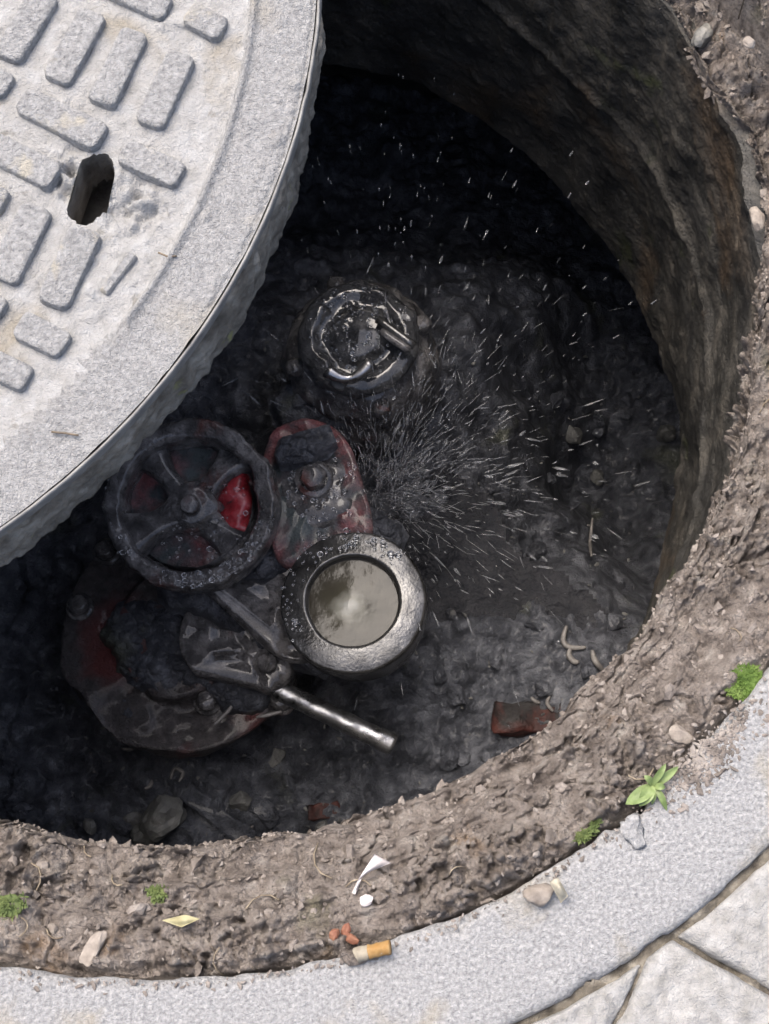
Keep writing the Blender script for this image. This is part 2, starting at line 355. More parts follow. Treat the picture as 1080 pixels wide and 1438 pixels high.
# ------------------------------------------------------------------ frame ring
def frame():
    t = thing('manhole_surround', 'pale grey rough stone-like frame ring around the open manhole', 'manhole ring', (0, 0, -.09))
    prof = rounded([(R_FI + .004, -.085), (R_FI, -.004), (R_FI + .0015, -.0012), (R_FI + .004, 0), (R_FI + .012, 0), (R_FI + .024, 0), (R_FI + .038, 0), (R_FO - .003, 0), (R_FO, -.003), (R_FO, -.085), (R_FI + .004, -.085)], .002, 2)
    V, F = lathe((0, 0, 0), prof, 1100)
    up = smooth(-.03, 0, V[:, 2]); ang = V.copy()
    r = np.hypot(V[:, 0], V[:, 1])
    edge = smooth(.368, .360, r) + smooth(R_FO - .006, R_FO, r) * .5
    chip = np.maximum(fbm(V, 55, 4, 5) - .18, 0) * .02 * edge
    V[:, 2] -= chip * up; k = 1 + (fbm(V, 70, 4, 9) * (.0028 * smooth(.385, .37, r) + .0007) * edge + chip * .8 * np.sign(.385 - r)) * up / r
    V[:, 0] *= k; V[:, 1] *= k
    V[:, 2] += fbm(V, 30, 3, 2) * .0012 * up
    obj('ring', V, F, M['granite'], t)
frame()

# ------------------------------------------------------------------ soil ledge, pit wall, chamber, floor
R_LIP = .304
def ledge():
    prof = []
    for r, z in [(.362, -.020), (.358, -.014), (.352, -.011), (.345, -.0125), (.338, -.016), (.331, -.022), (.325, -.027), (.3205, -.030), (.316, -.038), (.311, -.042), (.306, -.047), (.3035, -.053), (.3045, -.065), (.309, -.082), (.318, -.10)]:
        prof.append((r, z))
    prof = np.array(prof); s = np.concatenate([[0], np.cumsum(np.linalg.norm(np.diff(prof, axis=0), axis=1))])
    nu, nv = 2900, 150
    ss = np.linspace(0, s[-1], nv); pr = np.interp(ss, s, prof[:, 0]); pz = np.interp(ss, s, prof[:, 1])
    th = np.linspace(0, 2 * math.pi, nu, endpoint=False)
    V = np.zeros((nu, nv, 3)); V[..., 0] = np.cos(th)[:, None] * pr; V[..., 1] = np.sin(th)[:, None] * pr; V[..., 2] = pz
    V = V.reshape(-1, 3); r0 = np.tile(pr, nu); sv = np.tile(ss / s[-1], nu); T = np.repeat(th, nv)
    cs = V / np.maximum(np.hypot(V[:, 0], V[:, 1]), 1e-6)[:, None]; cs[:, 2] = 0
    st = smooth(R(0), R(14), T) * smooth(R(85), R(60), T) * (.75 + .5 * fbm(np.stack([T * 9, T * 0, T * 0], 1), 1, 3, 5))   # here the edge has broken away in a step
    V[:, 2] -= st * .040 * smooth(.329, .322, r0 + .006 * fbm(V, 40, 3, 13)) * smooth(-.075, -.05, V[:, 2]); V[:, 2] += st * .008 * smooth(.318, .332, r0); V += cs * (st * .017 * smooth(.338, .315, r0))[:, None]
    inner = smooth(.326, .306, r0); outer = smooth(.352, .362, r0)
    # big waves of the lip and crumbs breaking off
    dr = .009 * fbm(V * np.array([1, 1, .4]), 14, 3, 1) * inner + .006 * fbm(V, 45, 4, 6) * inner
    V += cs * dr[:, None]
    q = V.copy()
    lump = .010 * fbm(q, 22, 3, 11) + .010 * np.maximum(ridged(q * np.array([1, 1, 2]), 38, 4, 4) - .55, -.3) * .9
    # concentric smears
    smear = np.stack([T * 6, r0 * 420, r0 * 0], 1); sm = fbm(smear, 1, 4, 8); lump += .0014 * sm; lay = fbm(np.stack([T * 4, r0 * 150, r0 * 0], 1), 1, 3, 18) * 5; lump += .0018 * (np.floor(lay) + smooth(.0, .25, lay - np.floor(lay))) * .5
    # crumbly clods in patches
    d1, d2, val = worley(q[:, 0], q[:, 1] + q[:, 2] * .7, 130, 2); clod = (np.sqrt(np.maximum(0, 1 - (d1 * 1.35) ** 2))) * (.4 + .6 * val)
    e1, e2, ev = worley(q[:, 0] + q[:, 2], q[:, 1], 270, 5); clod2 = np.sqrt(np.maximum(0, 1 - (e1 * 1.3) ** 2)) * ev
    patch = smooth(-.14, .16, fbm(q, 17, 3, 21))
    f1, f2_, fv = worley(q[:, 0] + .004 * vn(q, 90, 3), q[:, 1] + q[:, 2] * .7 + .004 * vn(q, 90, 4), 75, 7)
    plates = (fv - .5) * smooth(.02, .16, f2_ - f1)                                     # flaked pieces at different heights
    g1, g2_, gv = worley(q[:, 0] + .002 * vn(q, 200, 3), q[:, 1] + q[:, 2] * .7, 190, 9)
    plates2 = (gv - .5) * smooth(.02, .18, g2_ - g1)
    lump += (.25 + patch) * (.0068 * clod + .0048 * clod2) + (.0040 * plates + .0030 * plates2) * (.4 + patch) + .0050 * fbm(q, 110, 5, 31, .62) + .0045 * np.maximum(ridged(q, 75, 3, 33) - .45, 0)
    lump -= .009 * smooth(.20, .42, fbm(q, 95, 4, 37)) * patch
    cr = np.abs(fbm(q, 26, 4, 41)); lump -= .004 * np.exp(-(cr / .018) ** 2)            # cracks
    lump *= (1 - .55 * outer)
    V[:, 2] += lump * smooth(.0, .06, sv) * smooth(1.0, .75, sv)
    V -= cs * (lump * .8 * smooth(.6, .85, sv))[:, None]
    o = obj('soil_ledge', V, grid_faces(nu, nv, True)[:, ::-1], M['soil']); o['kind'] = 'structure'
    return V.reshape(nu, nv, 3)
LV = ledge()
LFLAT = LV[::2, :112:2].reshape(-1, 3)
def soil_z(x, y):
    d = (LFLAT[:, 0] - x) ** 2 + (LFLAT[:, 1] - y) ** 2
    k = np.argpartition(d, 4)[:5]; return LFLAT[k, 2].max()

def wall():
    nu, nv = 1300, 210
    th = np.linspace(0, 2 * math.pi, nu, endpoint=False); z = np.linspace(-.076, -.40, nv)
    r = np.interp(z, [-.40, -.2, -.06], [.322, .316, .313])
    # lower lip of the ring turns outwards into the chamber
    zz = np.concatenate([[-.080, -.077], z, [-.405, -.407, -.407]]); rr = np.concatenate([[.358, .326], r, [.326, .335, .50]])
    V = np.zeros((nu, len(zz), 3)); V[..., 0] = np.cos(th)[:, None] * rr; V[..., 1] = np.sin(th)[:, None] * rr; V[..., 2] = zz
    V = V.reshape(-1, 3); cs = V / np.hypot(V[:, 0], V[:, 1])[:, None]; cs[:, 2] = 0
    d = .010 * fbm(V, 9, 3, 51) + .004 * fbm(V * np.array([1, 1, .5]), 30, 4, 52) + .004 * np.maximum(fbm(V * np.array([1, 1, .6]), 55, 5, 53, .6), 0) + .0015 * fbm(V, 140, 4, 54)
    band = .004 * np.exp(-((V[:, 2] + .23 + .006 * fbm(V, 12, 2, 9)) / .006) ** 2)
    V -= cs * (d + band)[:, None]
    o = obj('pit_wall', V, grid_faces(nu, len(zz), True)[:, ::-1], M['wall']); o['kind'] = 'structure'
    cz = np.linspace(-.407, -.90, 12); V = np.zeros((200, 12, 3)); t2 = np.linspace(0, 2 * math.pi, 200, endpoint=False)
    V[..., 0] = np.cos(t2)[:, None] * .48; V[..., 1] = np.sin(t2)[:, None] * .48; V[..., 2] = cz; V = V.reshape(-1, 3)
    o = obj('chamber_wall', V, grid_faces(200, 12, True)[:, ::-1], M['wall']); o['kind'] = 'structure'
wall()

Z_FL = -.475
FN = 430; FX = np.linspace(-.5, .5, FN)
def sump(x, y):
    Q = np.stack([x, y, x * 0], 1); x = x + .09 * fbm(Q, 9, 4, 77); y = y + .07 * fbm(Q, 11, 4, 78)
    return 1 - (1 - smooth(.10, .33, y)) * (1 - smooth(.15, .36, x) * smooth(-.16, .06, y))
def floor():
    X, Y = np.meshgrid(FX, FX, indexing='ij'); P = np.stack([X.ravel(), Y.ravel(), np.zeros(FN * FN)], 1)
    h = .030 * fbm(P, 8, 3, 61) + .014 * fbm(P, 26, 4, 62)
    d1, d2, v = worley(P[:, 0] + .01 * vn(P, 50, 1), P[:, 1] + .01 * vn(P, 50, 2), 42, 1); h += .010 * (v - .4) * smooth(.02, .25, d2 - d1)
    d1, d2, v = worley(P[:, 0], P[:, 1], 100, 4); h += .006 * (v - .5) * smooth(.02, .25, d2 - d1)
    h += .007 * fbm(P, 90, 5, 63, .6)
    c = at(700, 760, Z_FL); pool = np.exp(-(((P[:, 0] - c[0]) / .10) ** 2 + ((P[:, 1] - c[1]) / .055) ** 2)); h -= .045 * pool
    c = at(860, 560, Z_FL); h -= .06 * np.exp(-(((P[:, 0] - c[0]) / .07) ** 2 + ((P[:, 1] - c[1]) / .12) ** 2))
    c = at(420, 1040, Z_FL); h -= .03 * np.exp(-(((P[:, 0] - c[0]) / .06) ** 2 + ((P[:, 1] - c[1]) / .03) ** 2))
    h -= .24 * sump(P[:, 0], P[:, 1])
    P[:, 2] = Z_FL + h
    o = obj('pit_floor', P, grid_faces(FN, FN), M['mud']); o['kind'] = 'structure'
    return P[:, 2].reshape(FN, FN)
FH = floor()
def floor_z(x, y):
    i = int(np.clip((x + .5) / 1.0 * (FN - 1), 0, FN - 1)); j = int(np.clip((y + .5) * (FN - 1), 0, FN - 1)); return float(FH[i, j])
def onfloor(u, v):
    p = at(u, v, Z_FL)
    for _ in range(4): p = at(u, v, floor_z(p[0], p[1]))
    return p
def onsoil(u, v):
    p = at(u, v, -.03)
    for _ in range(4): p = at(u, v, soil_z(p[0], p[1]))
    return p
def puddle():
    n = 180; x = np.linspace(-.1, .45, n); y = np.linspace(-.25, .42, n); X, Y = np.meshgrid(x, y, indexing='ij')
    P = np.stack([X.ravel(), Y.ravel(), X.ravel() * 0], 1); c = at(560, 700, Z_FL)
    d = np.hypot(P[:, 0] - c[0], P[:, 1] - c[1])
    P[:, 2] = Z_FL - .013 + (.0075 * fbm(P, 34, 3, 71) + .005 * fbm(P, 90, 3, 72)) * (.25 + np.exp(-(d / .10) ** 2))
    pc = at(690, 770, Z_FL); keep = (((P[:, 0] - pc[0]) / .15) ** 2 + ((P[:, 1] - pc[1]) / .085) ** 2 < 1) & (sump(P[:, 0], P[:, 1]) < .05); F = grid_faces(n, n); F = F[keep[F].all(1)]
    o = obj('puddle', P, F, M['puddle']); o['kind'] = 'structure'
puddle()

# ------------------------------------------------------------------ manhole cover
LZ = .056
LK = (.725 - LZ) / (.725 - .040)
LC = CAM[:2] + (np.array([-.275, .117]) - CAM[:2]) * LK; LR = .35 * LK
def lidxy(u, v): return at(u, v, LZ)[:2]
def rrect(p0, p1, w, rc=.3, n=6, seed=0, cut=None):
    """outline of a rounded bar with axis p0-p1, full length, width w"""
    p0, p1 = np.array(p0), np.array(p1); L = np.linalg.norm(p1 - p0); ex = (p1 - p0) / L; ey = np.array([-ex[1], ex[0]]); c = (p0 + p1) / 2
    r = rc * w; out = []
    for sx, sy, a0 in ((1, 1, 0), (-1, 1, 90), (-1, -1, 180), (1, -1, 270)):
        for k in range(n + 1):
            a = R(a0 + 90 * k / n); out.append(c + ex * (sx * (L / 2 - r) + r * math.cos(a)) + ey * (sy * (w / 2 - r) + r * math.sin(a)))
    return np.array(out)
cover = thing('manhole_cover', 'round pale grey cover with raised rectangular pads, slid off its frame', 'manhole cover', (LC[0], LC[1], .002))
RIDGE = float(np.mean([np.hypot(*(lidxy(*p) - LC)) for p in ((352, 20), (318, 200), (240, 350), (100, 535), (5, 622))]))
def lid_height(xy):
    P = np.concatenate([xy, np.zeros((len(xy), 1))], 1); r = np.hypot(xy[:, 0] - LC[0], xy[:, 1] - LC[1])
    z = np.full(len(xy), LZ - .0045)
    z += smooth(RIDGE - .004, RIDGE + .002, r) * .0022 + .0034 * np.exp(-((r - RIDGE) / .0018) ** 2)
    z += .0013 * fbm(P, 60, 4, 81) + .0007 * fbm(P, 300, 3, 82)
    c = lidxy(190, 285); d = np.hypot(*(xy - c).T); z -= .003 * np.exp(-(d / .013) ** 2) * (1 + 5 * fbm(P, 170, 4, 83))
    c = lidxy(90, 240); d = np.hypot(*(xy - c).T); z -= .003 * np.exp(-(d / .011) ** 2) * (1 + 5 * fbm(P, 170, 4, 84))
    # grit and scabs
    z += .0016 * np.maximum(fbm(P, 120, 4, 85) - .2, 0) * 4
    # groove inside the edge band
    z -= .0016 * np.exp(-((r - (LR - .0042)) / .0009) ** 2)
    return z
def lid():
    slot = rrect(lidxy(140, 214), lidxy(115, 305), .0165, .45, 8)
    rg = np.random.default_rng(3); slot = slot + rg.normal(0, .0003, slot.shape)
    sp3 = np.concatenate([slot, np.zeros((len(slot), 1))], 1); dv = slot - slot.mean(0); slot = slot + dv / np.linalg.norm(dv, axis=1)[:, None] * (.0045 * np.maximum(fbm(sp3, 150, 3, 6), -.1))[:, None]
    pts = []; n_o = 420
    outer = np.array([LC + (LR - .003) * np.array([math.cos(a), math.sin(a)]) for a in np.linspace(0, 2 * math.pi, n_o, endpoint=False)])
    x = np.arange(-.20, .08, .0011); y = np.arange(-.07, .27, .0011); X, Y = np.meshgrid(x, y)
    X = X + .00055 * (np.arange(len(y)) % 2)[:, None]; d = np.stack([X.ravel(), Y.ravel()], 1)
    d = d[(np.hypot(*(d - LC).T) < LR - .0042)]
    x = np.arange(-.64, .1, .006); X, Y = np.meshgrid(x, np.arange(-.25, .5, .006)); c = np.stack([X.ravel(), Y.ravel()], 1)
    c = c[(np.hypot(*(c - LC).T) < LR - .007) & ~((c[:, 0] > -.201) & (c[:, 1] > -.071) & (c[:, 1] < .271))]
    sc = slot.mean(0); near = np.min(np.hypot(d[:, None, 0] - slot[None, :, 0], d[:, None, 1] - slot[None, :, 1]), 1) < .0007
    d = d[~near]
    allp = np.concatenate([outer, slot, d, c]); ns = len(slot)
    edges = [(i, (i + 1) % n_o) for i in range(n_o)] + [(n_o + i, n_o + (i + 1) % ns) for i in range(ns)]
    v2, e2, f2, *_ = delaunay_2d_cdt([Vector(p) for p in allp], edges, [], 0, 1e-7)
    v2 = np.array([v[:] for v in v2]); f2 = np.array([list(f) for f in f2 if len(f) == 3])
    cen = v2[f2].mean(1)
    ins = np.zeros(len(cen), bool); j = ns - 1                      # drop the triangles inside the slot
    for i in range(ns):
        a, b = slot[i], slot[j]
        cond = ((a[1] > cen[:, 1]) != (b[1] > cen[:, 1])) & (cen[:, 0] < (b[0] - a[0]) * (cen[:, 1] - a[1]) / (b[1] - a[1] + 1e-12) + a[0]); ins ^= cond; j = i
    f2 = f2[~ins]
    e = v2[f2]; cr = (e[:, 1, 0] - e[:, 0, 0]) * (e[:, 2, 1] - e[:, 0, 1]) - (e[:, 1, 1] - e[:, 0, 1]) * (e[:, 2, 0] - e[:, 0, 0])
    f2[cr < 0] = f2[cr < 0][:, ::-1]
    z = lid_height(v2); V = np.concatenate([v2, z[:, None]], 1)
    rr = np.hypot(*(cen[~ins] - LC).T)
    o = obj('plate', V, f2, M['lid'], cover); o.data.materials.append(M['lid_sand'])
    o.data.polygons.foreach_set('material_index', (rr < RIDGE - .002).astype(np.int32).tolist()); o.data.update()
    # slot walls
    k = len(slot); zt = lid_height(slot)
    rows = [np.concatenate([slot, (zt - .00005)[:, None]], 1)]
    for dz in (.004, .010, .018, .028):
        s2 = sc + (slot - sc) * (1 + .02 * RNG.normal(size=(k, 1))); rows.append(np.concatenate([s2, np.full((k, 1), LZ - .005 - dz)], 1))
    V = np.stack(rows, 1).reshape(-1, 3); obj('slot_wall', V, grid_faces(k, 5, True), M['skirt'], cover)
    # metal edge band
    c3 = np.array([LC[0], LC[1], 0])
    V, F = lathe(c3, rounded([(LR - .0030, LZ - .012), (LR - .0028, LZ - .0034), (LR - .0021, LZ - .0025), (LR - .0013, LZ - .0026), (LR - .0008, LZ - .0038), (LR - .0010, LZ - .010)], .0007, 2), 900, .0009, 110, 3)
    obj('edge_band', V, F, M['band'], cover)
    # dirty rough skirt and underside
    zz = np.linspace(LZ - .006, .004, 34); pr = [(LR - .0012 - .0012 * smooth(.05, .0, z), z) for z in zz] + [(LR - .012, .003), (LR - .06, .0045), (.03, .0045), (.001, .0045)]
    V, F = lathe(c3, pr, 1300); r = np.hypot(V[:, 0] - LC[0], V[:, 1] - LC[1]); w = smooth(LR - .02, LR - .006, r) * smooth(LZ - .004, LZ - .010, V[:, 2])
    dd = .0050 * fbm(V * np.array([1, 1, .8]), 24, 5, 91, .6) + .003 * fbm(V, 190, 3, 92); dd = dd - .001
    V[:, :2] += (V[:, :2] - LC) / np.maximum(r, 1e-4)[:, None] * (dd * w)[:, None]
    low = smooth(.012, .004, V[:, 2]) * w; V[:, 2] -= low * .004 * np.minimum(0, fbm(V, 40, 3, 93))
    obj('skirt', V, [f[::-1] for f in F], M['skirt'], cover)
lid()

PADS = [((64, -14), (6, 80), 44, 1), ((132, 14), (76, 112), 42, 1), ((191, 40), (140, 144), 42, 1), ((255, 72), (208, 175), 42, 1),
        ((28, 137), (144, 193), 42, 1), ((-40, 190), (78, 246), 42, .9), ((170, 206), (254, 246), 40, .9), ((120, -40), (236, 10), 40, 1),
        ((262, 14), (314, 42), 38, 1), ((53, 286), (0, 392), 46, 1), ((122, 318), (71, 428), 46, 1), ((186, 352), (146, 408), 15, .6),
        ((-105, 62), (12, 122), 40, 1), ((-108, 232), (6, 286), 40, 1), ((-110, 380), (3, 438), 40, 1), ((24, 452), (92, 486), 42, 1), ((-62, 484), (40, 534), 38, 1)]
extra = []
for (a, b, w, h) in PADS[:10] + PADS[12:15]:
    for du, dv in ((-134, -62), (-268, -124), (-402, -186), (60, -140), (-75, -200), (-210, -262), (-340, -324), (-134, 280 - 62), (-268, 280 - 124)):
        c = ((a[0] + b[0]) / 2 + du, (a[1] + b[1]) / 2 + dv)
        if c[0] < -85 or c[1] < -75: extra.append(((a[0] + du, a[1] + dv), (b[0] + du, b[1] + dv), w, h))
done = [lidxy((a[0] + b[0]) / 2, (a[1] + b[1]) / 2) for a, b, w, h in PADS]
n_pad = 0
def pad(a, b, w, h):
    global n_pad
    p0, p1 = lidxy(*a), lidxy(*b); wm = w * .000345; n_pad += 1
    base = rrect(p0, p1, wm, .26, 5); n = len(base); c = base.mean(0)
    rg = np.random.default_rng(n_pad)
    # keep pads inside the ridge circle
    def clip(q):
        d = q - LC; r = np.hypot(*d.T); k = np.minimum(1, (RIDGE - .012) / r); return LC + d * k[:, None]
    if max(np.hypot(*(base - LC).T)) > RIDGE + .03: return
    zb = LZ - .0062; top = LZ - .0045 + .0046 * h
    ring = lambda s_, z: np.concatenate([clip(c + (base - c) * (1 - 2 * s_ / np.array([1, 1]) / max(wm, .012)) if False else shrink(base, c, s_)), np.full((n, 1), z)], 1)
    L_ = [ring(-.0006, zb), ring(0, zb + .002), ring(.0003, top - .0009), ring(.0006, top - .0003), ring(.0012, top)]
    for s_ in (.0022, .0032): L_.append(ring(min(s_, wm * .21), top + .0001))
    V = np.stack(L_, 1).reshape(-1, 3); F = grid_faces(n, len(L_), True).tolist(); F.append([i * len(L_) + len(L_) - 1 for i in range(n)])
    V[:, 2] += (.0010 * fbm(V, 120, 4, n_pad) + .0006 * fbm(V, 300, 3, 7)) * smooth(zb, top, V[:, 2])
    V[:, :2] += .0012 * np.stack([fbm(V, 90, 3, n_pad + 5), fbm(V, 90, 3, n_pad + 9)], 1)
    obj('tread_pad', V, F, M['pad'], cover)
def shrink(base, c, s_):
    d = base - c; nrm = np.roll(base, -1, 0) - np.roll(base, 1, 0); nrm = np.stack([nrm[:, 1], -nrm[:, 0]], 1); nrm /= np.linalg.norm(nrm, axis=1)[:, None] + 1e-12
    nrm *= np.sign((nrm * d).sum(1))[:, None]
    return base - nrm * s_
for p in PADS: pad(*p)
for (a, b, w, h) in extra:
    c = lidxy((a[0] + b[0]) / 2, (a[1] + b[1]) / 2)
    if np.hypot(*(c - LC)) < RIDGE - .03 and min(np.hypot(*(c - q)) for q in done) > .021: done.append(c); pad(a, b, w, h)

# ------------------------------------------------------------------ hydrant
ZA, ZB, ZN = -.318, -.330, -.345
cA = at(266, 706, ZA); cB = at(495, 843, ZB); cFl = at(255, 890, -.415); cN = at(446, 690, ZN)
hyd = thing('fire_hydrant', 'muddy red underground hydrant with two round outlets, standing in the pit', 'hydrant', (cFl[0], cFl[1], Z_FL))
def hexnut(c, r, h, rz=0, bev=.001):
    pr = []
    V = []; 
    for rr, z in ((r, 0), (r, h - bev), (r - bev, h), (.0005, h)):
        for k in range(6): V.append((c[0] + rr * math.cos(rz + k * math.pi / 3), c[1] + rr * math.sin(rz + k * math.pi / 3), c[2] + z))
    F = []
    for i in range(3):
        for k in range(6): F.append([i * 6 + k, i * 6 + (k + 1) % 6, (i + 1) * 6 + (k + 1) % 6, (i + 1) * 6 + k])
    return np.array(V), F
def hydrant():
    # base flange with bolts
    fl = rounded([(.001, -.045), (.045, -.045), (.045, -.018), (.088, -.016), (.088, -.001), (.086, 0), (.050, 0), (.046, .012), (.001, .013)], .002, 3)
    V, F = lathe(cFl, fl, 160, .007, 50, 2); fo = obj('base_flange', V, F, M['flange'], hyd)
    for (u, v) in ((292, 985), (112, 852), (150, 775), (395, 985)):
        p = at(u, v, -.413); V, F = lathe(p, rounded([(.0105, -.003), (.0105, .001), (.0075, .002), (.0075, .008), (.005, .0105), (.0005, .011)], .001, 2), 24, .0012, 150, u)
        obj('bolt', V, F, M['iron'], fo)
    # body under the two outlets
    cb = at(372, 800, -.37)
    V, F = lathe(cb, rounded([(.050, -.10), (.050, -.035), (.046, -.02), (.036, -.010), (.018, -.005), (.0005, -.004)], .006, 4), 90, .004, 40, 5); obj('body', V, F, M['red'], hyd)
    for nm, c, r, drop in (('outlet_pipe', cA, .043, .09), ('outlet_pipe', cB, .036, .09)):
        top = np.array([c[0], c[1], c[2] - .02]); low = np.array([c[0] * .7 + cb[0] * .3, c[1] * .7 + cb[1] * .3, c[2] - drop])
        pts = [low + (top - low) * t for t in np.linspace(0, 1, 8)]; V, F = tube(pts, [r * 1.08] + [r] * 6 + [r], 40, False)
        V = V + .003 * np.stack([fbm(V, 50, 3, 1), fbm(V, 50, 3, 2), fbm(V, 50, 3, 3)], 1); obj(nm, V, F, M['iron'], hyd)
    # web between the outlets
    def plate(name, pts, z0, z1, m, seed):
        pts = np.array(pts); n = len(pts); c = pts.mean(0); L_ = []
        for s_, z in ((0, z0), (0, z1 - .002), (.0012, z1 - .0005), (.003, z1)): L_.append(np.concatenate([shrink(pts, c, s_), np.full((n, 1), z)], 1))
        last = L_[-1][:, :2]
        for k_ in (.92, .82, .72, .62, .52, .42, .32, .22, .12, .04): L_.append(np.concatenate([c + (last - c) * k_, np.full((n, 1), z1 + .002 * (1 - k_))], 1))
        V = np.stack(L_, 1).reshape(-1, 3); F = grid_faces(n, len(L_), True).tolist(); F.append([i * len(L_) + len(L_) - 1 for i in range(n)])
        V[:, 2] += .008 * fbm(V, 55, 5, seed) * smooth(z0, z1, V[:, 2]); return obj(name, V, F, m, hyd)
    def capsule(pa, ra, pb, rb, z, n=26):
        a, b = at(*pa, z)[:2], at(*pb, z)[:2]; d = b - a; ang = math.atan2(d[1], d[0]); out = []
        for k in range(n + 1): t = ang + math.pi / 2 + math.pi * k / n; out.append(a + ra * np.array([math.cos(t), math.sin(t)]))
        for k in range(n + 1): t = ang - math.pi / 2 + math.pi * k / n; out.append(b + rb * np.array([math.cos(t), math.sin(t)]))
        return out
    plate('web', capsule((330, 790), .030, (420, 860), .034, -.365), -.42, -.362, M['iron'], 12)
    plate('lug', capsule((318, 895), .034, (378, 938), .017, -.385), -.44, -.383, M['iron'], 14)
    p = at(376, 932, -.383); V, F = lathe(p, rounded([(.011, -.003), (.011, .002), (.007, .003), (.007, .009), (.0005, .011)], .001, 2), 24, .0012, 150, 5); obj('bolt', V, F, M['iron'], hyd)
    # bonnet with the operating nut
    po = np.array([at(u, v, ZN)[:2] for u, v in ((380, 602), (425, 584), (468, 594), (496, 630), (510, 680), (526, 735), (518, 775), (470, 790), (420, 800), (386, 790), (372, 720), (366, 650))])
    kk = np.linspace(0, len(po), 72, endpoint=False); ii = kk.astype(int); ff = (kk - ii)[:, None]; po = po[ii] * (1 - ff) + po[(ii + 1) % len(po)] * ff
    for _ in range(5): po = (np.roll(po, 1, 0) + 2 * po + np.roll(po, -1, 0)) / 4
    bo = plate('bonnet', po, -.45, ZN, M['red'], 31)
    V, F = lathe(cN + np.array([0, 0, -.004]), rounded([(.030, -.006), (.026, .004), (.016, .006), (.0005, .007)], .003, 3), 60, .008, 45, 9); obj('boss', V, F, M['iron'], bo)
    p = at(440, 668, ZN + .012); p[2] -= .010
    V, F = hexnut(p, .0095, .012, .3); obj('operating_nut', V, F, M['iron'], bo)
    V, F = lathe(p, rounded([(.014, -.002), (.014, .003), (.010, .004)], .001, 2), 30, .001, 100, 2); obj('washer', V, F, M['iron'], bo)
    # large outlet with spoked cap
    tA = (-.03, -.05, 1)
    rim = rounded([(.050, -.050), (.0555, -.048), (.0555, -.030), (.060, -.027), (.060, -.003), (.0575, 0), (.049, -.001), (.0465, -.004), (.0455, -.026), (.001, -.028)], .002, 3)
    V, F = lathe(cA, rim, 160, .0040, 80, 7, tA); ca = obj('outlet_cap', V, F, M['iron'], hyd)
    V, F = lathe(cA + np.array([0, 0, -.0235]), [(.045, -.001), (.030, .001), (.001, .002)], 60, .004, 50, 8, tA); obj('inner_plate', V, F, M['red'], ca)
    V, F = lathe(cA + np.array([0, 0, -.012]), rounded([(.019, -.010), (.018, .0), (.012, .004), (.007, .005), (.0065, .010), (.0005, .011)], .0015, 3), 40, .002, 90, 3, tA); obj('hub', V, F, M['iron'], ca)
    for k, (a, wd) in enumerate(((52, .016), (128, .015), (205, .022), (318, .019))):
        L0, L1 = .012, .047; d = np.array([math.cos(R(a)), math.sin(R(a))]); e = np.array([-d[1], d[0]]); rows = []
        for t in np.linspace(0, 1, 7):
            w_ = wd * (1 + 1.1 * (t - .35) ** 2 * 2); c = cA[:2] + d * (L0 + (L1 - L0) * t)
            for q, zz in ((-.5, -.021), (-.42, -.0125), (-.2, -.0105), (0, -.010), (.2, -.0105), (.42, -.0125), (.5, -.021)): rows.append((*(c + e * w_ * q), cA[2] + zz))
        V = np.array(rows); V[:, 2] += .004 * fbm(V, 80, 4, 20 + k); V[:, :2] += .002 * np.stack([fbm(V, 90, 3, k), fbm(V, 90, 3, k + 3)], 1)
        obj('spoke', V, grid_faces(7, 7), M['iron'], ca)
    rows = []
    for a in np.linspace(-38, 46, 26):
        for q in np.linspace(0, 1, 12):
            rr = .020 + .0235 * q + .002 * math.sin(a * .21); h = math.sin(math.pi * min(max((a + 38) / 84, 0), 1)) ** .5 * math.sin(math.pi * q) ** .5
            rows.append((cA[0] + rr * math.cos(R(a)), cA[1] + rr * math.sin(R(a)), cA[2] - .0235 + .010 * h))
    V = np.array(rows); V[:, 2] += .006 * fbm(V, 85, 4, 44); V[:, :2] += .004 * np.stack([fbm(V, 80, 3, 1), fbm(V, 80, 3, 2)], 1); F = grid_faces(26, 12)
    o = obj('red_lobe', V, F, M['redbright'], ca); o['label'] = 'bright red painted lump inside the round cap'
    # small outlet full of water
    tB = (-.085, .055, 1)
    cup = rounded([(.040, -.060), (.046, -.058), (.046, -.030), (.0505, -.026), (.0505, -.006), (.0495, -.0032), (.0430, -.0016), (.0330, .0), (.0312, -.0025), (.0308, -.034), (.001, -.035)], .0022, 4)
    V, F = lathe(cB, cup, 160, .0007, 70, 17, tB); cu = obj('outlet_cup', V, F, M['cup'], hyd); cu['label'] = 'wet metal outlet ring brimming with murky water'
    n = 40; rows = []
    for i in range(n):
        for j in range(18):
            r = .0311 * j / 17; a = 2 * math.pi * i / n; rows.append((r * math.cos(a), r * math.sin(a)))
    V = np.array(rows); P = np.concatenate([V, np.zeros((len(V), 1))], 1); r = np.hypot(V[:, 0], V[:, 1]); a = np.arctan2(V[:, 1], V[:, 0])
    z = -.0095 + .0012 * np.exp(-(r / .012) ** 2) + .0004 * fbm(P, 70, 2, 5)
    V = np.concatenate([V, z[:, None]], 1); q = np.array(Vector((0, 0, 1)).rotation_difference(Vector((tB[0] * .3, tB[1] * .3, 1))).to_matrix()); V = V @ q.T + cB; obj('murky_water', V, grid_faces(n, 18, True), milky_glare(cB + np.array([-.003, -.002, -.008])), cu)
hydrant()

M['wetiron'] = mat('streaming_wet_iron', [(.3, (0.021, 0.022, 0.025)), (.5, (0.052, 0.053, 0.056)), (.7, (0.133, 0.133, 0.133))], 70, 8, (.05, .22), 1.0, .006, 140, fine=(420, .5, .0018), coat=1.0, coat_rough=.03)
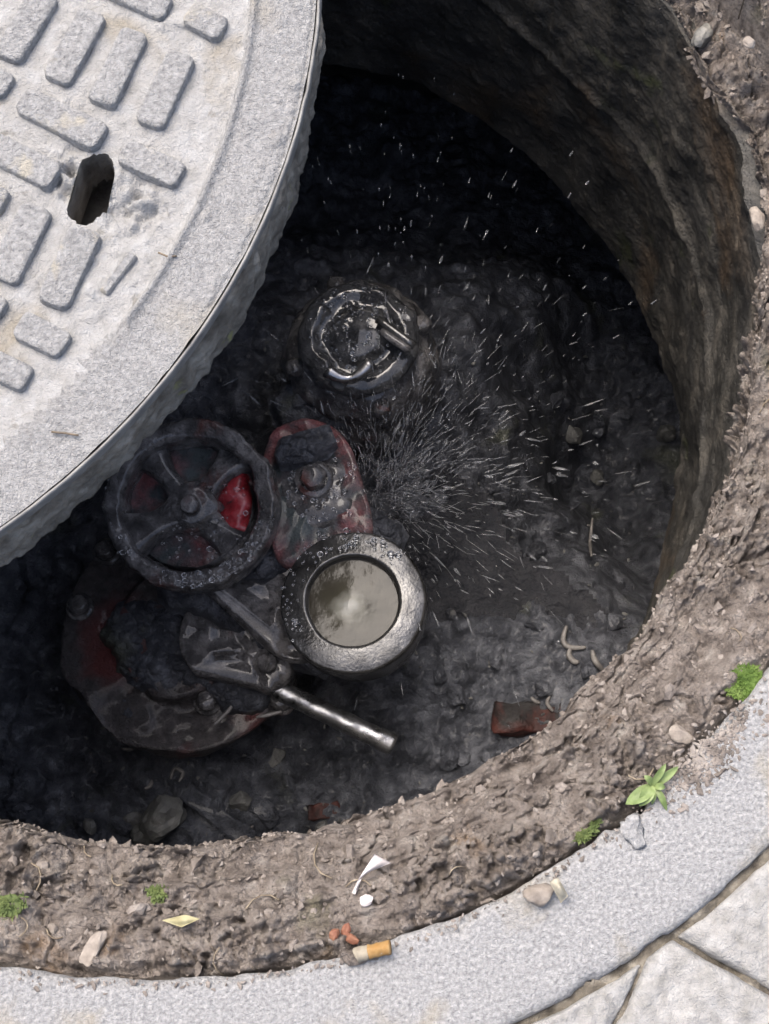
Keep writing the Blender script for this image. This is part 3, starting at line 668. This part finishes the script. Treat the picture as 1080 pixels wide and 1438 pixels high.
# second fitting
cC = at(503, 466, -.345)
val = thing('stop_valve', 'wet dark valve head with a grooved cap, water running off it', 'valve', (cC[0], cC[1], Z_FL))
def valve():
    V, F = lathe(cC, rounded([(.064, -.135), (.060, -.075), (.056, -.045), (.053, -.036), (.046, -.028), (.030, -.022)], .004, 3), 110, .007, 40, 3); obj('bonnet', V, F, M['iron'], val)
    V, F = lathe(cC, rounded([(.030, -.026), (.043, -.022), (.0445, -.012), (.041, -.007), (.034, -.005), (.027, -.008), (.022, -.008), (.017, -.002), (.0005, .001)], .002, 3), 110, .004, 75, 5)
    ca = obj('cap', V, F, M['wetiron'], val)
    for a in (20, 110, 200, 290):
        V, F = lathe(cC + np.array([.0505 * math.cos(R(a)), .0505 * math.sin(R(a)), -.030]), rounded([(.007, -.006), (.007, .002), (.005, .005), (.0005, .006)], .001, 2), 20, .001, 150, a); obj('bolt', V, F, M['iron'], val)
    a = at(530, 448, -.338); b = at(582, 486, -.338); V, F = tube([a + (b - a) * t for t in np.linspace(0, 1, 6)], .0032, 12); obj('lug_bar', V, F, M['cup'], ca)
    a = at(535, 465, -.338); b = at(575, 492, -.338); V, F = tube([a + (b - a) * t for t in np.linspace(0, 1, 6)], .003, 12); obj('lug_bar', V, F, M['iron'], ca)
    pts = [at(460 + 62 * t, 520 + 14 * math.sin(t * 3.14) - 10 * t * t, -.336) for t in np.linspace(0, 1, 12)]
    V, F = tube(pts, [.0026 + .0045 * abs(.5 - t) * 1.4 for t in np.linspace(0, 1, 12)], 12); o = obj('water_crescent', V, F, M['steel'], ca); o['label'] = 'shining wet crescent on the valve cap'
    V, F = rock(at(475, 540, -.345), (0.006, 0.004, 0.003), 3, 3, .4); obj('lug', V, F, M['stone_wet'], ca)
valve()

a, b = at(385, 966, -.392), at(553, 1047, -.398)
pts = [a + (b - a) * t for t in np.linspace(0, 1, 40)]
V, F = tube(pts, [.0072 if k < 34 else .0078 for k in range(40)], 24); V = V + .0012 * np.stack([fbm(V, 90, 3, 1), fbm(V, 90, 3, 2), fbm(V, 90, 3, 3)], 1)
tag(recentre(obj('steel_pipe', V, F, M['steel'])), 'short shiny wet steel pipe sticking out beside the hydrant', 'pipe')

# mud heaped on the flange
def heap(name, u, v, z, rx, ry, h, seed, rz=0, m='mud'):
    lumps = min(1, h / .010)
    n = 90; g = np.linspace(-1, 1, n); X, Y = np.meshgrid(g, g, indexing='ij'); P = np.stack([X.ravel() * rx, Y.ravel() * ry, X.ravel() * 0], 1)
    r = np.hypot(X, Y).ravel() * (1 + (.5 if h > .005 else 1.5) * fbm(P, 40 if h > .005 else 90, 4, seed)); d1, d2, vv = worley(P[:, 0] + seed, P[:, 1], 110, seed)
    c = at(u, v, z); hz = h * np.sqrt(np.maximum(0, 1 - r ** 2)) * (.7 + .5 * fbm(P, 30, 3, seed + 1)) + lumps * (.0055 * np.sqrt(np.maximum(0, 1 - (d1 * 1.25) ** 2)) * vv + .002 * fbm(P, 200, 3, 4)) * smooth(1.05, .8, r) - .006 * smooth(.9, 1.1, r)
    ca, sa = math.cos(rz), math.sin(rz); P[:, :2] = P[:, :2] @ np.array([[ca, sa], [-sa, ca]]); P[:, 2] = hz; P += c
    keep = r < 1.12; F = grid_faces(n, n); F = F[keep[F].all(1)]
    return obj(name, P, F, M[m])
o = heap('mud_heap', 225, 905, -.412, .052, .036, .016, 3, -.5); tag(recentre(o), 'crumbly heap of dark mud lying on the red hydrant flange', 'mud')
o = heap('mud_heap', 330, 965, -.412, .030, .020, .009, 6, -.5); tag(recentre(o), 'low smear of mud on the flange edge beside the shiny pipe', 'mud')

for u, v, z, rx, ry, h, sd_, rz, lab in ((380, 780, -.378, .030, .020, .014, 21, .6, 'wet sludge caked between the spoked cap and the open outlet'), (428, 628, -.349, .022, .014, .008, 22, .4, 'grey sludge clinging above the operating nut'),
        (300, 838, -.395, .040, .020, .014, 23, -.3, 'dark sludge packed under the spoked cap'), (520, 750, -.384, .026, .018, .014, 24, -.4, 'wet sludge banked behind the open outlet'),
        (190, 990, -.446, .050, .024, .018, 25, -.4, 'mud bank burying the flange edge away from the pipe'), (415, 900, -.402, .030, .020, .012, 26, -.3, 'sludge lump between the open outlet and the shiny pipe'), (470, 560, -.420, .050, .030, .022, 27, .2, 'mud mound between the valve and the hydrant')):
    tag(recentre(heap('sludge', u, v, z + .012, rx, ry, h, sd_, rz)), lab, 'mud')
# ------------------------------------------------------------------ rubble and litter on the pit floor
def chunk(c, sx, sy, sz, rz, nz, seed):
    V, F = box(c, sx, sy, sz, rz); bm = bmesh.new(); vs = [bm.verts.new(v) for v in V]; [bm.faces.new([vs[i] for i in f]) for f in F]
    bmesh.ops.subdivide_edges(bm, edges=bm.edges, cuts=7, use_grid_fill=True); V = np.array([v.co[:] for v in bm.verts]); bm.verts.index_update(); F = [[v.index for v in f.verts] for f in bm.faces]; bm.free()
    return V + nz * np.stack([fbm(V, 55, 4, seed), fbm(V, 55, 4, seed + 1), fbm(V, 55, 4, seed + 2)], 1), F
def floorrock(u, v, size, seed, m, label, cat='stone', name='stone', group=None, sink=.3, **k):
    p = onfloor(u, v); sz = size if hasattr(size, '__len__') else (size, size * .75, size * .6)
    V, F = rock((p[0], p[1], p[2] + sz[2] * (1 - sink)), sz, seed, 3, **k)
    return tag(recentre(obj(name, V, F, M[m], smooth_=False)), label, cat, group)
for u, v, sz, lab in ((742, 1006, (.048, .022, .016), 'dull red brick fragment on the pit floor under the curled roots'), (450, 1142, (.022, .012, .010), 'small red brick chip at the pit edge far from the roots')):
    p = onfloor(u, v); V, F = chunk((p[0], p[1], p[2] + .001), *sz, .12, .010, u % 9); tag(recentre(obj('brick_fragment', V, F, M['brick'])), lab, 'brick')
floorrock(500, 625, (.020, .014, .016), 12, 'brick', 'knobbly reddish rubble lump between valve and hydrant', 'rubble', 'rubble')
floorrock(232, 1150, (.018, .014, .014), 21, 'stone_wet', 'pale grey broken stone leaning at the pit edge', rz=.8, rough=.6)
floorrock(205, 1168, (.014, .010, .010), 22, 'stone_wet', 'low grey stone touching the leaning pale one', rough=.6)
floorrock(932, 612, (.010, .008, .012), 25, 'stone_wet', 'rounded pale stone stuck at the foot of the pit wall')
for k in range(46):
    while True:
        u, v = random.uniform(20, 900), random.uniform(560, 1170)
        if not (60 < u < 610 and 560 < v < 1060): break
    floorrock(u, v, random.uniform(.004, .011), 100 + k, random.choice(['stone_wet', 'mud', 'mud', 'mud']), 'small wet dark stone lying in the pit mud', 'stone', 'small_stone', 'small stones scattered on the pit floor', rough=.5)

def curl(uvs, rad, m, z=None, lift=.003, n=24):
    pts = np.array([(np.array(onfloor(u, v)) if z is None else at(u, v, z)) + np.array([0, 0, lift]) for u, v in uvs])
    t = np.linspace(0, len(pts) - 1, n); i = np.minimum(t.astype(int), len(pts) - 2); f = (t - i)[:, None]
    get = lambda k: pts[np.clip(k, 0, len(pts) - 1)]
    p0, p1, p2, p3 = get(i - 1), get(i), get(i + 1), get(i + 2)
    P = .5 * ((2 * p1) + (-p0 + p2) * f + (2 * p0 - 5 * p1 + 4 * p2 - p3) * f ** 2 + (-p0 + 3 * p1 - 3 * p2 + p3) * f ** 3)
    P[:, 2] = np.maximum(P[:, 2], P[:, 2].mean()) if z is None else P[:, 2]
    w = np.sin(np.linspace(.25, math.pi - .25, n)) ** .5
    return tube(P, rad * w, 8)
ROOTS = [(((795, 880), (790, 900), (800, 910), (822, 910)), 'long pale root curled like a hook over the dark mud'),
         (((800, 912), (798, 922), (806, 930), (812, 930)), 'short pale root curl just under the long hooked root'),
         (((830, 915), (836, 930), (848, 944)), 'dim pale root disappearing under the soil lip'),
         (((745, 980), (750, 985), (758, 988)), 'stubby pale root bit above the dull red brick'),
         (((772, 978), (768, 988), (776, 1000)), 'bent pale root bit beside the dull red brick'),
         (((752, 960), (756, 968), (760, 974)), 'tiny pale wedge-like root tip above the stubby root bit'),
         (((825, 740), (828, 765), (830, 782)), 'straight pale straw lying in the shaded part of the pit'),
         (((240, 1095), (246, 1080), (258, 1086), (252, 1098)), 'small looped pale root in the mud below the flange'),
         (((204, 1108), (212, 1104), (214, 1096)), 'thin pale hook of root left of the small loop'),
         (((172, 1052), (186, 1052), (192, 1040)), 'thin pale root hook near the flange rim'),
         (((300, 1020), (320, 1000), (326, 992)), 'pale forked twig bit against the flange bolt'),
         (((360, 1008), (380, 1004), (396, 1000)), 'pale straight twig bit below the shiny pipe'),
         (((345, 1170), (350, 1166), (356, 1160)), 'pale fleck of root at the pit edge')]
for k, (pts, lab) in enumerate(ROOTS):
    V, F = curl(pts, .0024 if k < 3 else .0016, M['root'], z=-.40 if k in (10, 11) else None); tag(recentre(obj('root_bit', V, F, M['root'])), lab, 'root', 'pale root bits and straws on the pit floor')
pA, pB = onfloor(262, 1110), onfloor(352, 1182)
mid = (pA + pB) / 2; V, F = box((mid[0], mid[1], max(pA[2], pB[2]) + .004), np.linalg.norm(pB - pA), .014, .008, math.atan2(pB[1] - pA[1], pB[0] - pA[0]))
bm = bmesh.new(); vs = [bm.verts.new(v) for v in V]; [bm.faces.new([vs[i] for i in f]) for f in F]; bmesh.ops.subdivide_edges(bm, edges=bm.edges, cuts=6, use_grid_fill=True); bm.normal_update()
V = np.array([v.co[:] for v in bm.verts]); F = [[v.index for v in f.verts] for f in bm.faces]; bm.free()
V = V + .004 * np.stack([fbm(V, 60, 3, 1), fbm(V, 60, 3, 2), fbm(V, 60, 3, 3)], 1)
tag(recentre(obj('wood_strip', V, F, M['mud'])), 'dark straight wooden strip half buried in mud at the pit edge', 'wood')
# ------------------------------------------------------------------ spray of leaking water
def spray():
    rg = np.random.default_rng(5); src = at(540, 700, -.40); parts = []
    def drop(p, d, ln, rad):
        V, F = ico(1); d = d / np.linalg.norm(d); q = np.array(Vector((0, 0, 1)).rotation_difference(Vector(d)).to_matrix())
        W_ = V * np.array([rad, rad, ln]); W_[:, :2] *= (1 - .45 * np.clip(V[:, 2:3], -1, 1)); parts.append((W_ @ q.T + p, F))
    for k in range(800):                          # threads of water still holding together near the leak
        az = rg.normal(R(45), R(60)); el = rg.uniform(R(12), R(66)); sp = rg.uniform(.7, 1.7); v = np.array([math.cos(az) * math.cos(el), math.sin(az) * math.cos(el), math.sin(el)]) * sp
        t0 = .09 * rg.random() ** 1.5; t1 = t0 + rg.uniform(.004, .013); o_ = src + rg.normal(0, .012, 3)
        ts = np.linspace(t0, t1, 7)[:, None]; P = o_ + v * ts - np.array([0, 0, 4.9]) * ts ** 2
        if P[:, 2].min() < floor_z(P[3, 0], P[3, 1]) + .003: continue
        parts.append(tube(P, rg.uniform(.00018, .00040) * np.array([.3, .8, 1, .9, 1, .7, .2]), 5))
    for k in range(950):
        az = rg.normal(R(40), R(62)); el = rg.uniform(R(8), R(60)); sp = rg.uniform(.8, 1.9) * (1.15 if el < R(35) else 1)
        v = np.array([math.cos(az) * math.cos(el), math.sin(az) * math.cos(el), math.sin(el)]) * sp
        t = abs(rg.normal(.07, .07)) + .012; p = src + rg.normal(0, .008, 3) + v * t - np.array([0, 0, 4.9 * t * t]); vel = v - np.array([0, 0, 9.8 * t])
        if p[2] < floor_z(p[0], p[1]) + .004 or np.hypot(p[0], p[1]) > .30 or p[2] > -.08: continue
        ln = .0012 + .0085 * rg.random() ** 2.2; drop(p, vel + rg.normal(0, .25, 3), ln, rg.uniform(.0002, .00055) if rg.random() < .88 else rg.uniform(.0007, .0012))
    c = at(500, 560, -.37)
    for k in range(90):                           # runs falling off the valve head
        p = at(rg.uniform(440, 590), rg.uniform(545, 620), rg.uniform(-.42, -.36)); drop(p, np.array([rg.normal(0, .08), rg.normal(0, .05), -1]), rg.uniform(.002, .010), rg.uniform(.0004, .0009))
    for k in range(26):                           # drops falling from the broken edge above
        p = at(rg.uniform(520, 640), rg.uniform(90, 420), rg.uniform(-.30, -.10)); drop(p, np.array([rg.normal(0, .05), rg.normal(0, .05), -1.0]), rg.uniform(.001, .005), rg.uniform(.0003, .0006))
    for k in range(40):                           # drops flung towards the far wall
        p = at(rg.uniform(440, 960), rg.uniform(180, 480), rg.uniform(-.36, -.2)); d = p - src
        if np.hypot(p[0], p[1]) < .29: drop(p, d + rg.normal(0, .03, 3), rg.uniform(.001, .0035), rg.uniform(.0004, .0008))
    V, F = join(parts); o = obj('water_spray', V, F, M['spray']); o['kind'] = 'stuff'; o['label'] = 'drops and threads of water spraying from the leak in the pit'
    # beads standing on the fittings
    parts = []
    def bead(p, s):
        V, F = ico(2); parts.append((V * np.array([s * rg.uniform(.8, 1.8), s, s * .55]) + p, F))
    for c, r0, r1, a0, a1, n, dz in ((cA, .049, .059, -110, 30, 200, .0005), (cA, .049, .059, 0, 360, 90, .0005), (cA, .012, .040, -140, 60, 60, -.011), (cB, .036, .049, 40, 215, 110, .0005), (cC, .008, .037, 0, 360, 200, .001)):
        for k in range(n):
            a = R(rg.uniform(a0, a1)); r = rg.uniform(r0, r1); bead(np.array([c[0] + r * math.cos(a), c[1] + r * math.sin(a), c[2] + dz]), rg.uniform(.0004, .0010) * (1 if rg.random() < .85 else 2.2))
    for k in range(110): bead(cN + np.array([rg.normal(0, .014), rg.normal(0, .014), .004]), rg.uniform(.0006, .0016))
    V, F = join(parts); o = obj('water_beads', V, F, M['water']); o['kind'] = 'stuff'; o['label'] = 'beads of splashed water standing on the hydrant and valve'
spray()

# ------------------------------------------------------------------ crumbs and stones on the ledge
def clod(p, s, rg):
    V, F = ico(1); V = V * (1 + .32 * rg.normal(size=(len(V), 1)).clip(-1.6, 1.6)) * np.array([1.25, .8, .5]) * s
    a = rg.uniform(0, 6.28); b = rg.normal(0, .5); A = np.array([[math.cos(a), -math.sin(a), 0], [math.sin(a), math.cos(a), 0], [0, 0, 1]]); B = np.array([[1, 0, 0], [0, math.cos(b), -math.sin(b)], [0, math.sin(b), math.cos(b)]])
    return V @ (A @ B).T + p, F
def crumbs():
    rg = np.random.default_rng(9); parts = []
    flat = LV[:, 5:108].reshape(-1, 3); idx = rg.integers(0, len(flat), 5200)
    for k, i in enumerate(idx):
        s = .0004 + .0013 * rg.random() ** 1.6 if rg.random() < .95 else rg.uniform(.0016, .0036)
        parts.append(clod(flat[i] + np.array([0, 0, s * .1]), s, rg))
    for k in range(260):                          # grit spilled on the frame's inner edge and in its gap
        a = rg.uniform(0, 6.28); r = .3605 + abs(rg.normal(0, .0035)); s = rg.uniform(.0004, .0014); parts.append(clod(np.array((r * math.cos(a), r * math.sin(a), s * .2)), s, rg))
    for k in range(620):                          # soil trodden over the frame beside the weed
        q = rg.normal(0, 1, 2); p = at(1000 + 34 * q[0] + 4 * q[1], 1058 - 28 * q[0] + 16 * q[1], 0)
        s = .0004 + .0014 * rg.random() ** 2; parts.append(clod(np.array([p[0], p[1], s * .15]), s, rg))
    for k in range(500):
        a = R(rg.uniform(-115, 20)); r = .3602 + abs(rg.normal(0, .0022)); s = .0003 + .0011 * rg.random() ** 2; parts.append(clod(np.array((r * math.cos(a), r * math.sin(a), s * .15)), s, rg))
    V, F = join(parts); o = obj('soil_crumbs', V, F, M['crumb'], smooth_=False); o['kind'] = 'stuff'; o['label'] = 'loose soil crumbs scattered over the ledge'
crumbs()
def grit():
    rg = np.random.default_rng(21); parts = []
    for k in range(700):
        p = onfloor(rg.uniform(0, 900), rg.uniform(480, 1190)); s = .0004 + .0016 * rg.random() ** 3
        parts.append(clod(np.array(p) + np.array([0, 0, s * .3]), s, rg))
    V, F = join(parts); o = obj('pit_grit', V, F, M['stone_wet'], smooth_=False); o['kind'] = 'stuff'; o['label'] = 'pale grit flecks strewn over the pit mud'
    for k in range(22):
        while True:
            i = rg.integers(0, LV.shape[0]); j = rg.integers(14, 95); p = LV[i, j]
            u = rg.uniform(0, 6.28); ln = rg.uniform(.004, .012)
            if p[1] < .15 and p[0] > -.2: break
        q = [p + np.array([math.cos(u + .5 * t) * ln * t, math.sin(u + .5 * t) * ln * t, 0]) for t in (-1, -.5, 0, .5, 1)]
        q = [np.array([a[0], a[1], soil_z(a[0], a[1]) + .0006]) for a in q]
        V, F = tube(q, .00035, 6); tag(recentre(obj('straw', V, F, M['straw'])), 'thin dry straw lying on the soil ledge', 'straw', 'dry straws on the soil ledge')
grit()
def ledgestone(u, v, size, seed, m, label, name='stone', cat='stone', group=None, **k):
    p = onsoil(u, v); sz = size if hasattr(size, '__len__') else (size, size * .75, size * .6)
    V, F = rock((p[0], p[1], p[2] + sz[2] * .25), sz, seed, 3, **k); return tag(recentre(obj(name, V, F, M[m], smooth_=False)), label, cat, group)
ledgestone(957, 1033, (.006, .0045, .003), 3, 'stone', 'cream coloured pebble pressed into the soil above the green weed', 'pebble', 'pebble')
ledgestone(985, 58, (.009, .006, .008), 5, 'stone_wet', 'angular pale green-grey stone jutting from the lip of the pit')
ledgestone(1062, 306, (.004, .0075, .004), 8, 'stone', 'flat cream stone in the crumbled edge of the lip')
ledgestone(1052, 60, (.0035, .003, .002), 9, 'stone', 'small white pebble on the smooth bright mud', 'pebble', 'pebble')
ledgestone(515, 1263, (.0035, .003, .002), 12, 'paper', 'tiny white chip on soil below the torn paper', 'chip', 'chip')
ledgestone(130, 1334, (.009, .004, .002), 14, 'stone', 'flat yellowish stone in the soil by the frame edge')
ledgestone(75, 1305, (.003, .002, .002), 15, 'stone', 'tiny white pebble left of the dry yellow leaf', 'pebble', 'pebble')
for u, v, l in ((470, 1312, 'small salmon orange shard beside the cigarette butt'), (485, 1308, 'paler orange shard between two others by the cigarette butt'), (495, 1318, 'orange crumbly shard touching the cigarette butt end')):
    ledgestone(u, v, (.0036, .0022, .0015), u, 'orange', l, 'orange_shard', 'shard', 'orange shards near the cigarette butt')

# torn paper
def sheet(name, uvs, lift, m, label, cat, seed=1, thick=.0004, curlh=.002, onring=False, n=14):
    """thin curved scrap: quad patch of four pixel corners"""
    pts = [(at(u, v, .0) if onring else onsoil(u, v)) + np.array([0, 0, l_]) for (u, v), l_ in zip(uvs, lift)]
    rows = []
    for i in range(n):
        for j in range(n):
            s, t = i / (n - 1), j / (n - 1); p = (pts[0] * (1 - s) + pts[1] * s) * (1 - t) + (pts[3] * (1 - s) + pts[2] * s) * t
            rows.append(p + np.array([0, 0, curlh * math.sin(math.pi * s) * math.sin(math.pi * t)]))
    V = np.array(rows); V[:, 2] += .0012 * fbm(V, 90, 3, seed); V2 = V - np.array([0, 0, thick]); F = grid_faces(n, n).tolist(); m_ = n * n
    F2 = [[i + m_ for i in f[::-1]] for f in F]; b = [i * n for i in range(n)] + [(n - 1) * n + j for j in range(1, n)] + [i * n + n - 1 for i in range(n - 2, -1, -1)] + [j for j in range(n - 2, 0, -1)]
    side = [[b[i], b[(i + 1) % len(b)], b[(i + 1) % len(b)] + m_, b[i] + m_] for i in range(len(b))]
    return tag(recentre(obj(name, np.concatenate([V, V2]), F + F2 + side, M[m])), label, cat)
sheet('paper_scrap', ((500, 1240), (526, 1200), (549, 1212), (515, 1226)), (.004, .008, .007, .006), 'paper', 'torn white triangular paper scrap standing on the soil ledge', 'paper', 3)
sheet('paper_strip', ((494, 1254), (503, 1236), (508, 1234), (499, 1256)), (.003, .005, .005, .003), 'paper', 'narrow white strip hanging from the torn paper triangle', 'paper', 4)
sheet('dry_leaf', ((228, 1292), (262, 1284), (282, 1290), (256, 1302)), (.003, .004, .003, .003), 'dryleaf', 'flat dry yellow-green leaf on the soil ledge', 'leaf', 5)
sheet('withered_leaf', ((768, 1238), (780, 1232), (796, 1258), (786, 1268)), (.010, .011, .006, .004), 'greyleaf', 'curled withered leaf lying against the pale stone on the frame', 'leaf', 6, curlh=.004, onring=True)
p = at(757, 1258, .0); V, F = rock((p[0], p[1], .0035), (.0085, .005, .0042), 77, 3, .4, rz=.25); tag(recentre(obj('stone', V, F, M['stone'])), 'pale sandy stone resting on the frame beside a withered leaf', 'stone')
p = at(888, 1168, .0); V, F = rock((p[0], p[1], .0008), (.006, .0065, .0008), 78, 3, .9, rz=.5, facets=2); tag(recentre(obj('stone_flake', V, F, M['granite'])), 'thin grey flake lying on the frame below the green weed', 'flake')

# cigarette butt
def butt():
    a, b = at(500, 1341, .006), at(549, 1330, .0055); a[2] = .0028; b[2] = .0052
    t = thing('cigarette_butt', 'crushed cigarette butt with orange filter on the edge of the frame', 'cigarette butt', tuple((a + b) / 2 - np.array([0, 0, .005])))
    P = [a + (b - a) * s for s in np.linspace(0, 1, 26)]; rr = [.0036 - .0003 * abs(math.sin(k * .4)) for k in range(26)]
    V, F = tube(P[9:], rr[9:], 18); V = V + .0010 * np.stack([fbm(V, 200, 3, 1), fbm(V, 200, 3, 2), fbm(V, 200, 3, 3)], 1); obj('filter', V, F, M['filter'], t)
    V, F = tube(P[:10], [r * .92 for r in rr[:10]], 18); V = V + .0016 * np.stack([fbm(V, 160, 3, 4), fbm(V, 160, 3, 5), fbm(V, 160, 3, 6)], 1); obj('paper_end', V, F, M['butt'], t)
butt()

# weed and moss
def blade(base, az, L, w, rise, droop, n=8, tw=0.0):
    d = np.array([math.cos(az), math.sin(az)]); e = np.array([-d[1], d[0]]); rows = []
    for i in range(n):
        t = i / (n - 1); c = np.array([*(base[:2] + d * L * t), base[2] + rise * math.sin(t * 1.7) * 1.0 - droop * t * t]); ww = w * (math.sin(math.pi * min(1, .12 + t * .88)) ** .7) * .5
        for q, dz in ((-1, .22), (-.5, .05), (0, -.12), (.5, .05), (1, .22)): rows.append(c + np.array([*(e * ww * q), ww * dz + tw * q * ww]))
    return np.array(rows), grid_faces(n, 5).tolist()
def weed(name, u, v, specs, label, z=.002):
    b = at(u, v, z); t = thing(name, label, 'weed', tuple(b))
    for az, L, w, rise, dr in specs:
        L, w = L * .85, w * .8
        V, F = blade(b + np.array([random.uniform(-.001, .001), random.uniform(-.001, .001), 0]), R(az), L, w, rise, dr, tw=random.uniform(-.4, .4)); V2, F2 = V - np.array([0, 0, .0003]), [f[::-1] for f in F]
        V, F = join([(V, F), (V2, F2)]); obj('leaf', V, F, M['weed'], t)
weed('weed', 918, 1104, [(212, .0175, .0085, .004, .006), (238, .013, .0075, .005, .006), (272, .010, .004, .004, .006), (295, .014, .0035, .004, .006), (38, .017, .0048, .006, .004), (58, .013, .004, .008, .002), (140, .007, .004, .006, .002), (350, .006, .004, .005, .003)], 'pale green broad-leaved weed growing at the frame edge')
def moss(u, v, rx, ry, n, label, hgt=.005, onring=False, ang=0.0, z=None, m='moss'):
    b = at(u, v, z) if z is not None else onsoil(u, v); rg = np.random.default_rng(int(u)); parts = []
    for k in range(n):
        a = rg.uniform(0, 6.28); r = math.sqrt(rg.random()) * (1 + .25 * math.sin(3 * a)); x, y = rx * r * math.cos(a), ry * r * math.sin(a); ca, sa = math.cos(ang), math.sin(ang)
        p = b + np.array([x * ca - y * sa, x * sa + y * ca, hgt * (1 - r * r) * .6 - .001])
        for q in range(3):
            V, F = blade(p, rg.uniform(0, 6.28), rg.uniform(.0014, .0032), .0008, rg.uniform(.001, .003), .0, 3); parts.append((V, F))
    base = rock((b[0], b[1], b[2] - .001), (rx * .85, ry * .85, hgt * .6), int(u), 3, .4, rz=ang, facets=0); parts.append(base)
    V, F = join(parts); return tag(recentre(obj('moss_clump', V, F, M[m])), label, 'moss', 'moss clumps on the soil ledge')
moss(1046, 962, .0085, .010, 520, 'bright green round moss cushion beside the frame', .008, ang=.6)
moss(826, 1168, .007, .002, 70, 'small green moss streak in the gap along the frame', .003, ang=.7, z=-.004, m='mossdull')
moss(8, 1272, .009, .006, 70, 'dull green moss patch on the soil ledge far from the weed', .003, m='mossdull')
moss(222, 1254, .005, .003, 50, 'little tuft of moss above the dry yellow leaf', .003, m='mossdull')

o = heap('soil_smear', 505, 1342, .0004, .010, .004, .0028, 11, .1, 'soil'); tag(recentre(o), 'little soil smear under the cigarette butt', 'soil')
# twigs on the cover
for uv, lab in ((((72, 606), (92, 608), (110, 611)), 'thin dark twig lying on the outer band of the cover'), (((222, 354), (236, 360), (248, 359)), 'tiny dark twig crossing the raised ring of the cover')):
    pts = np.array([[*lidxy(*p), LZ - .0005] for p in uv]); V, F = tube(np.concatenate([pts[:1], (pts[:1] + pts[1:2]) / 2, pts[1:2], (pts[1:2] + pts[2:]) / 2, pts[2:]]), .0005, 6)
    tag(recentre(obj('twig', V, F, M['twig'])), lab, 'twig')

for o in bpy.data.objects:
    if '_o' in o: del o['_o']
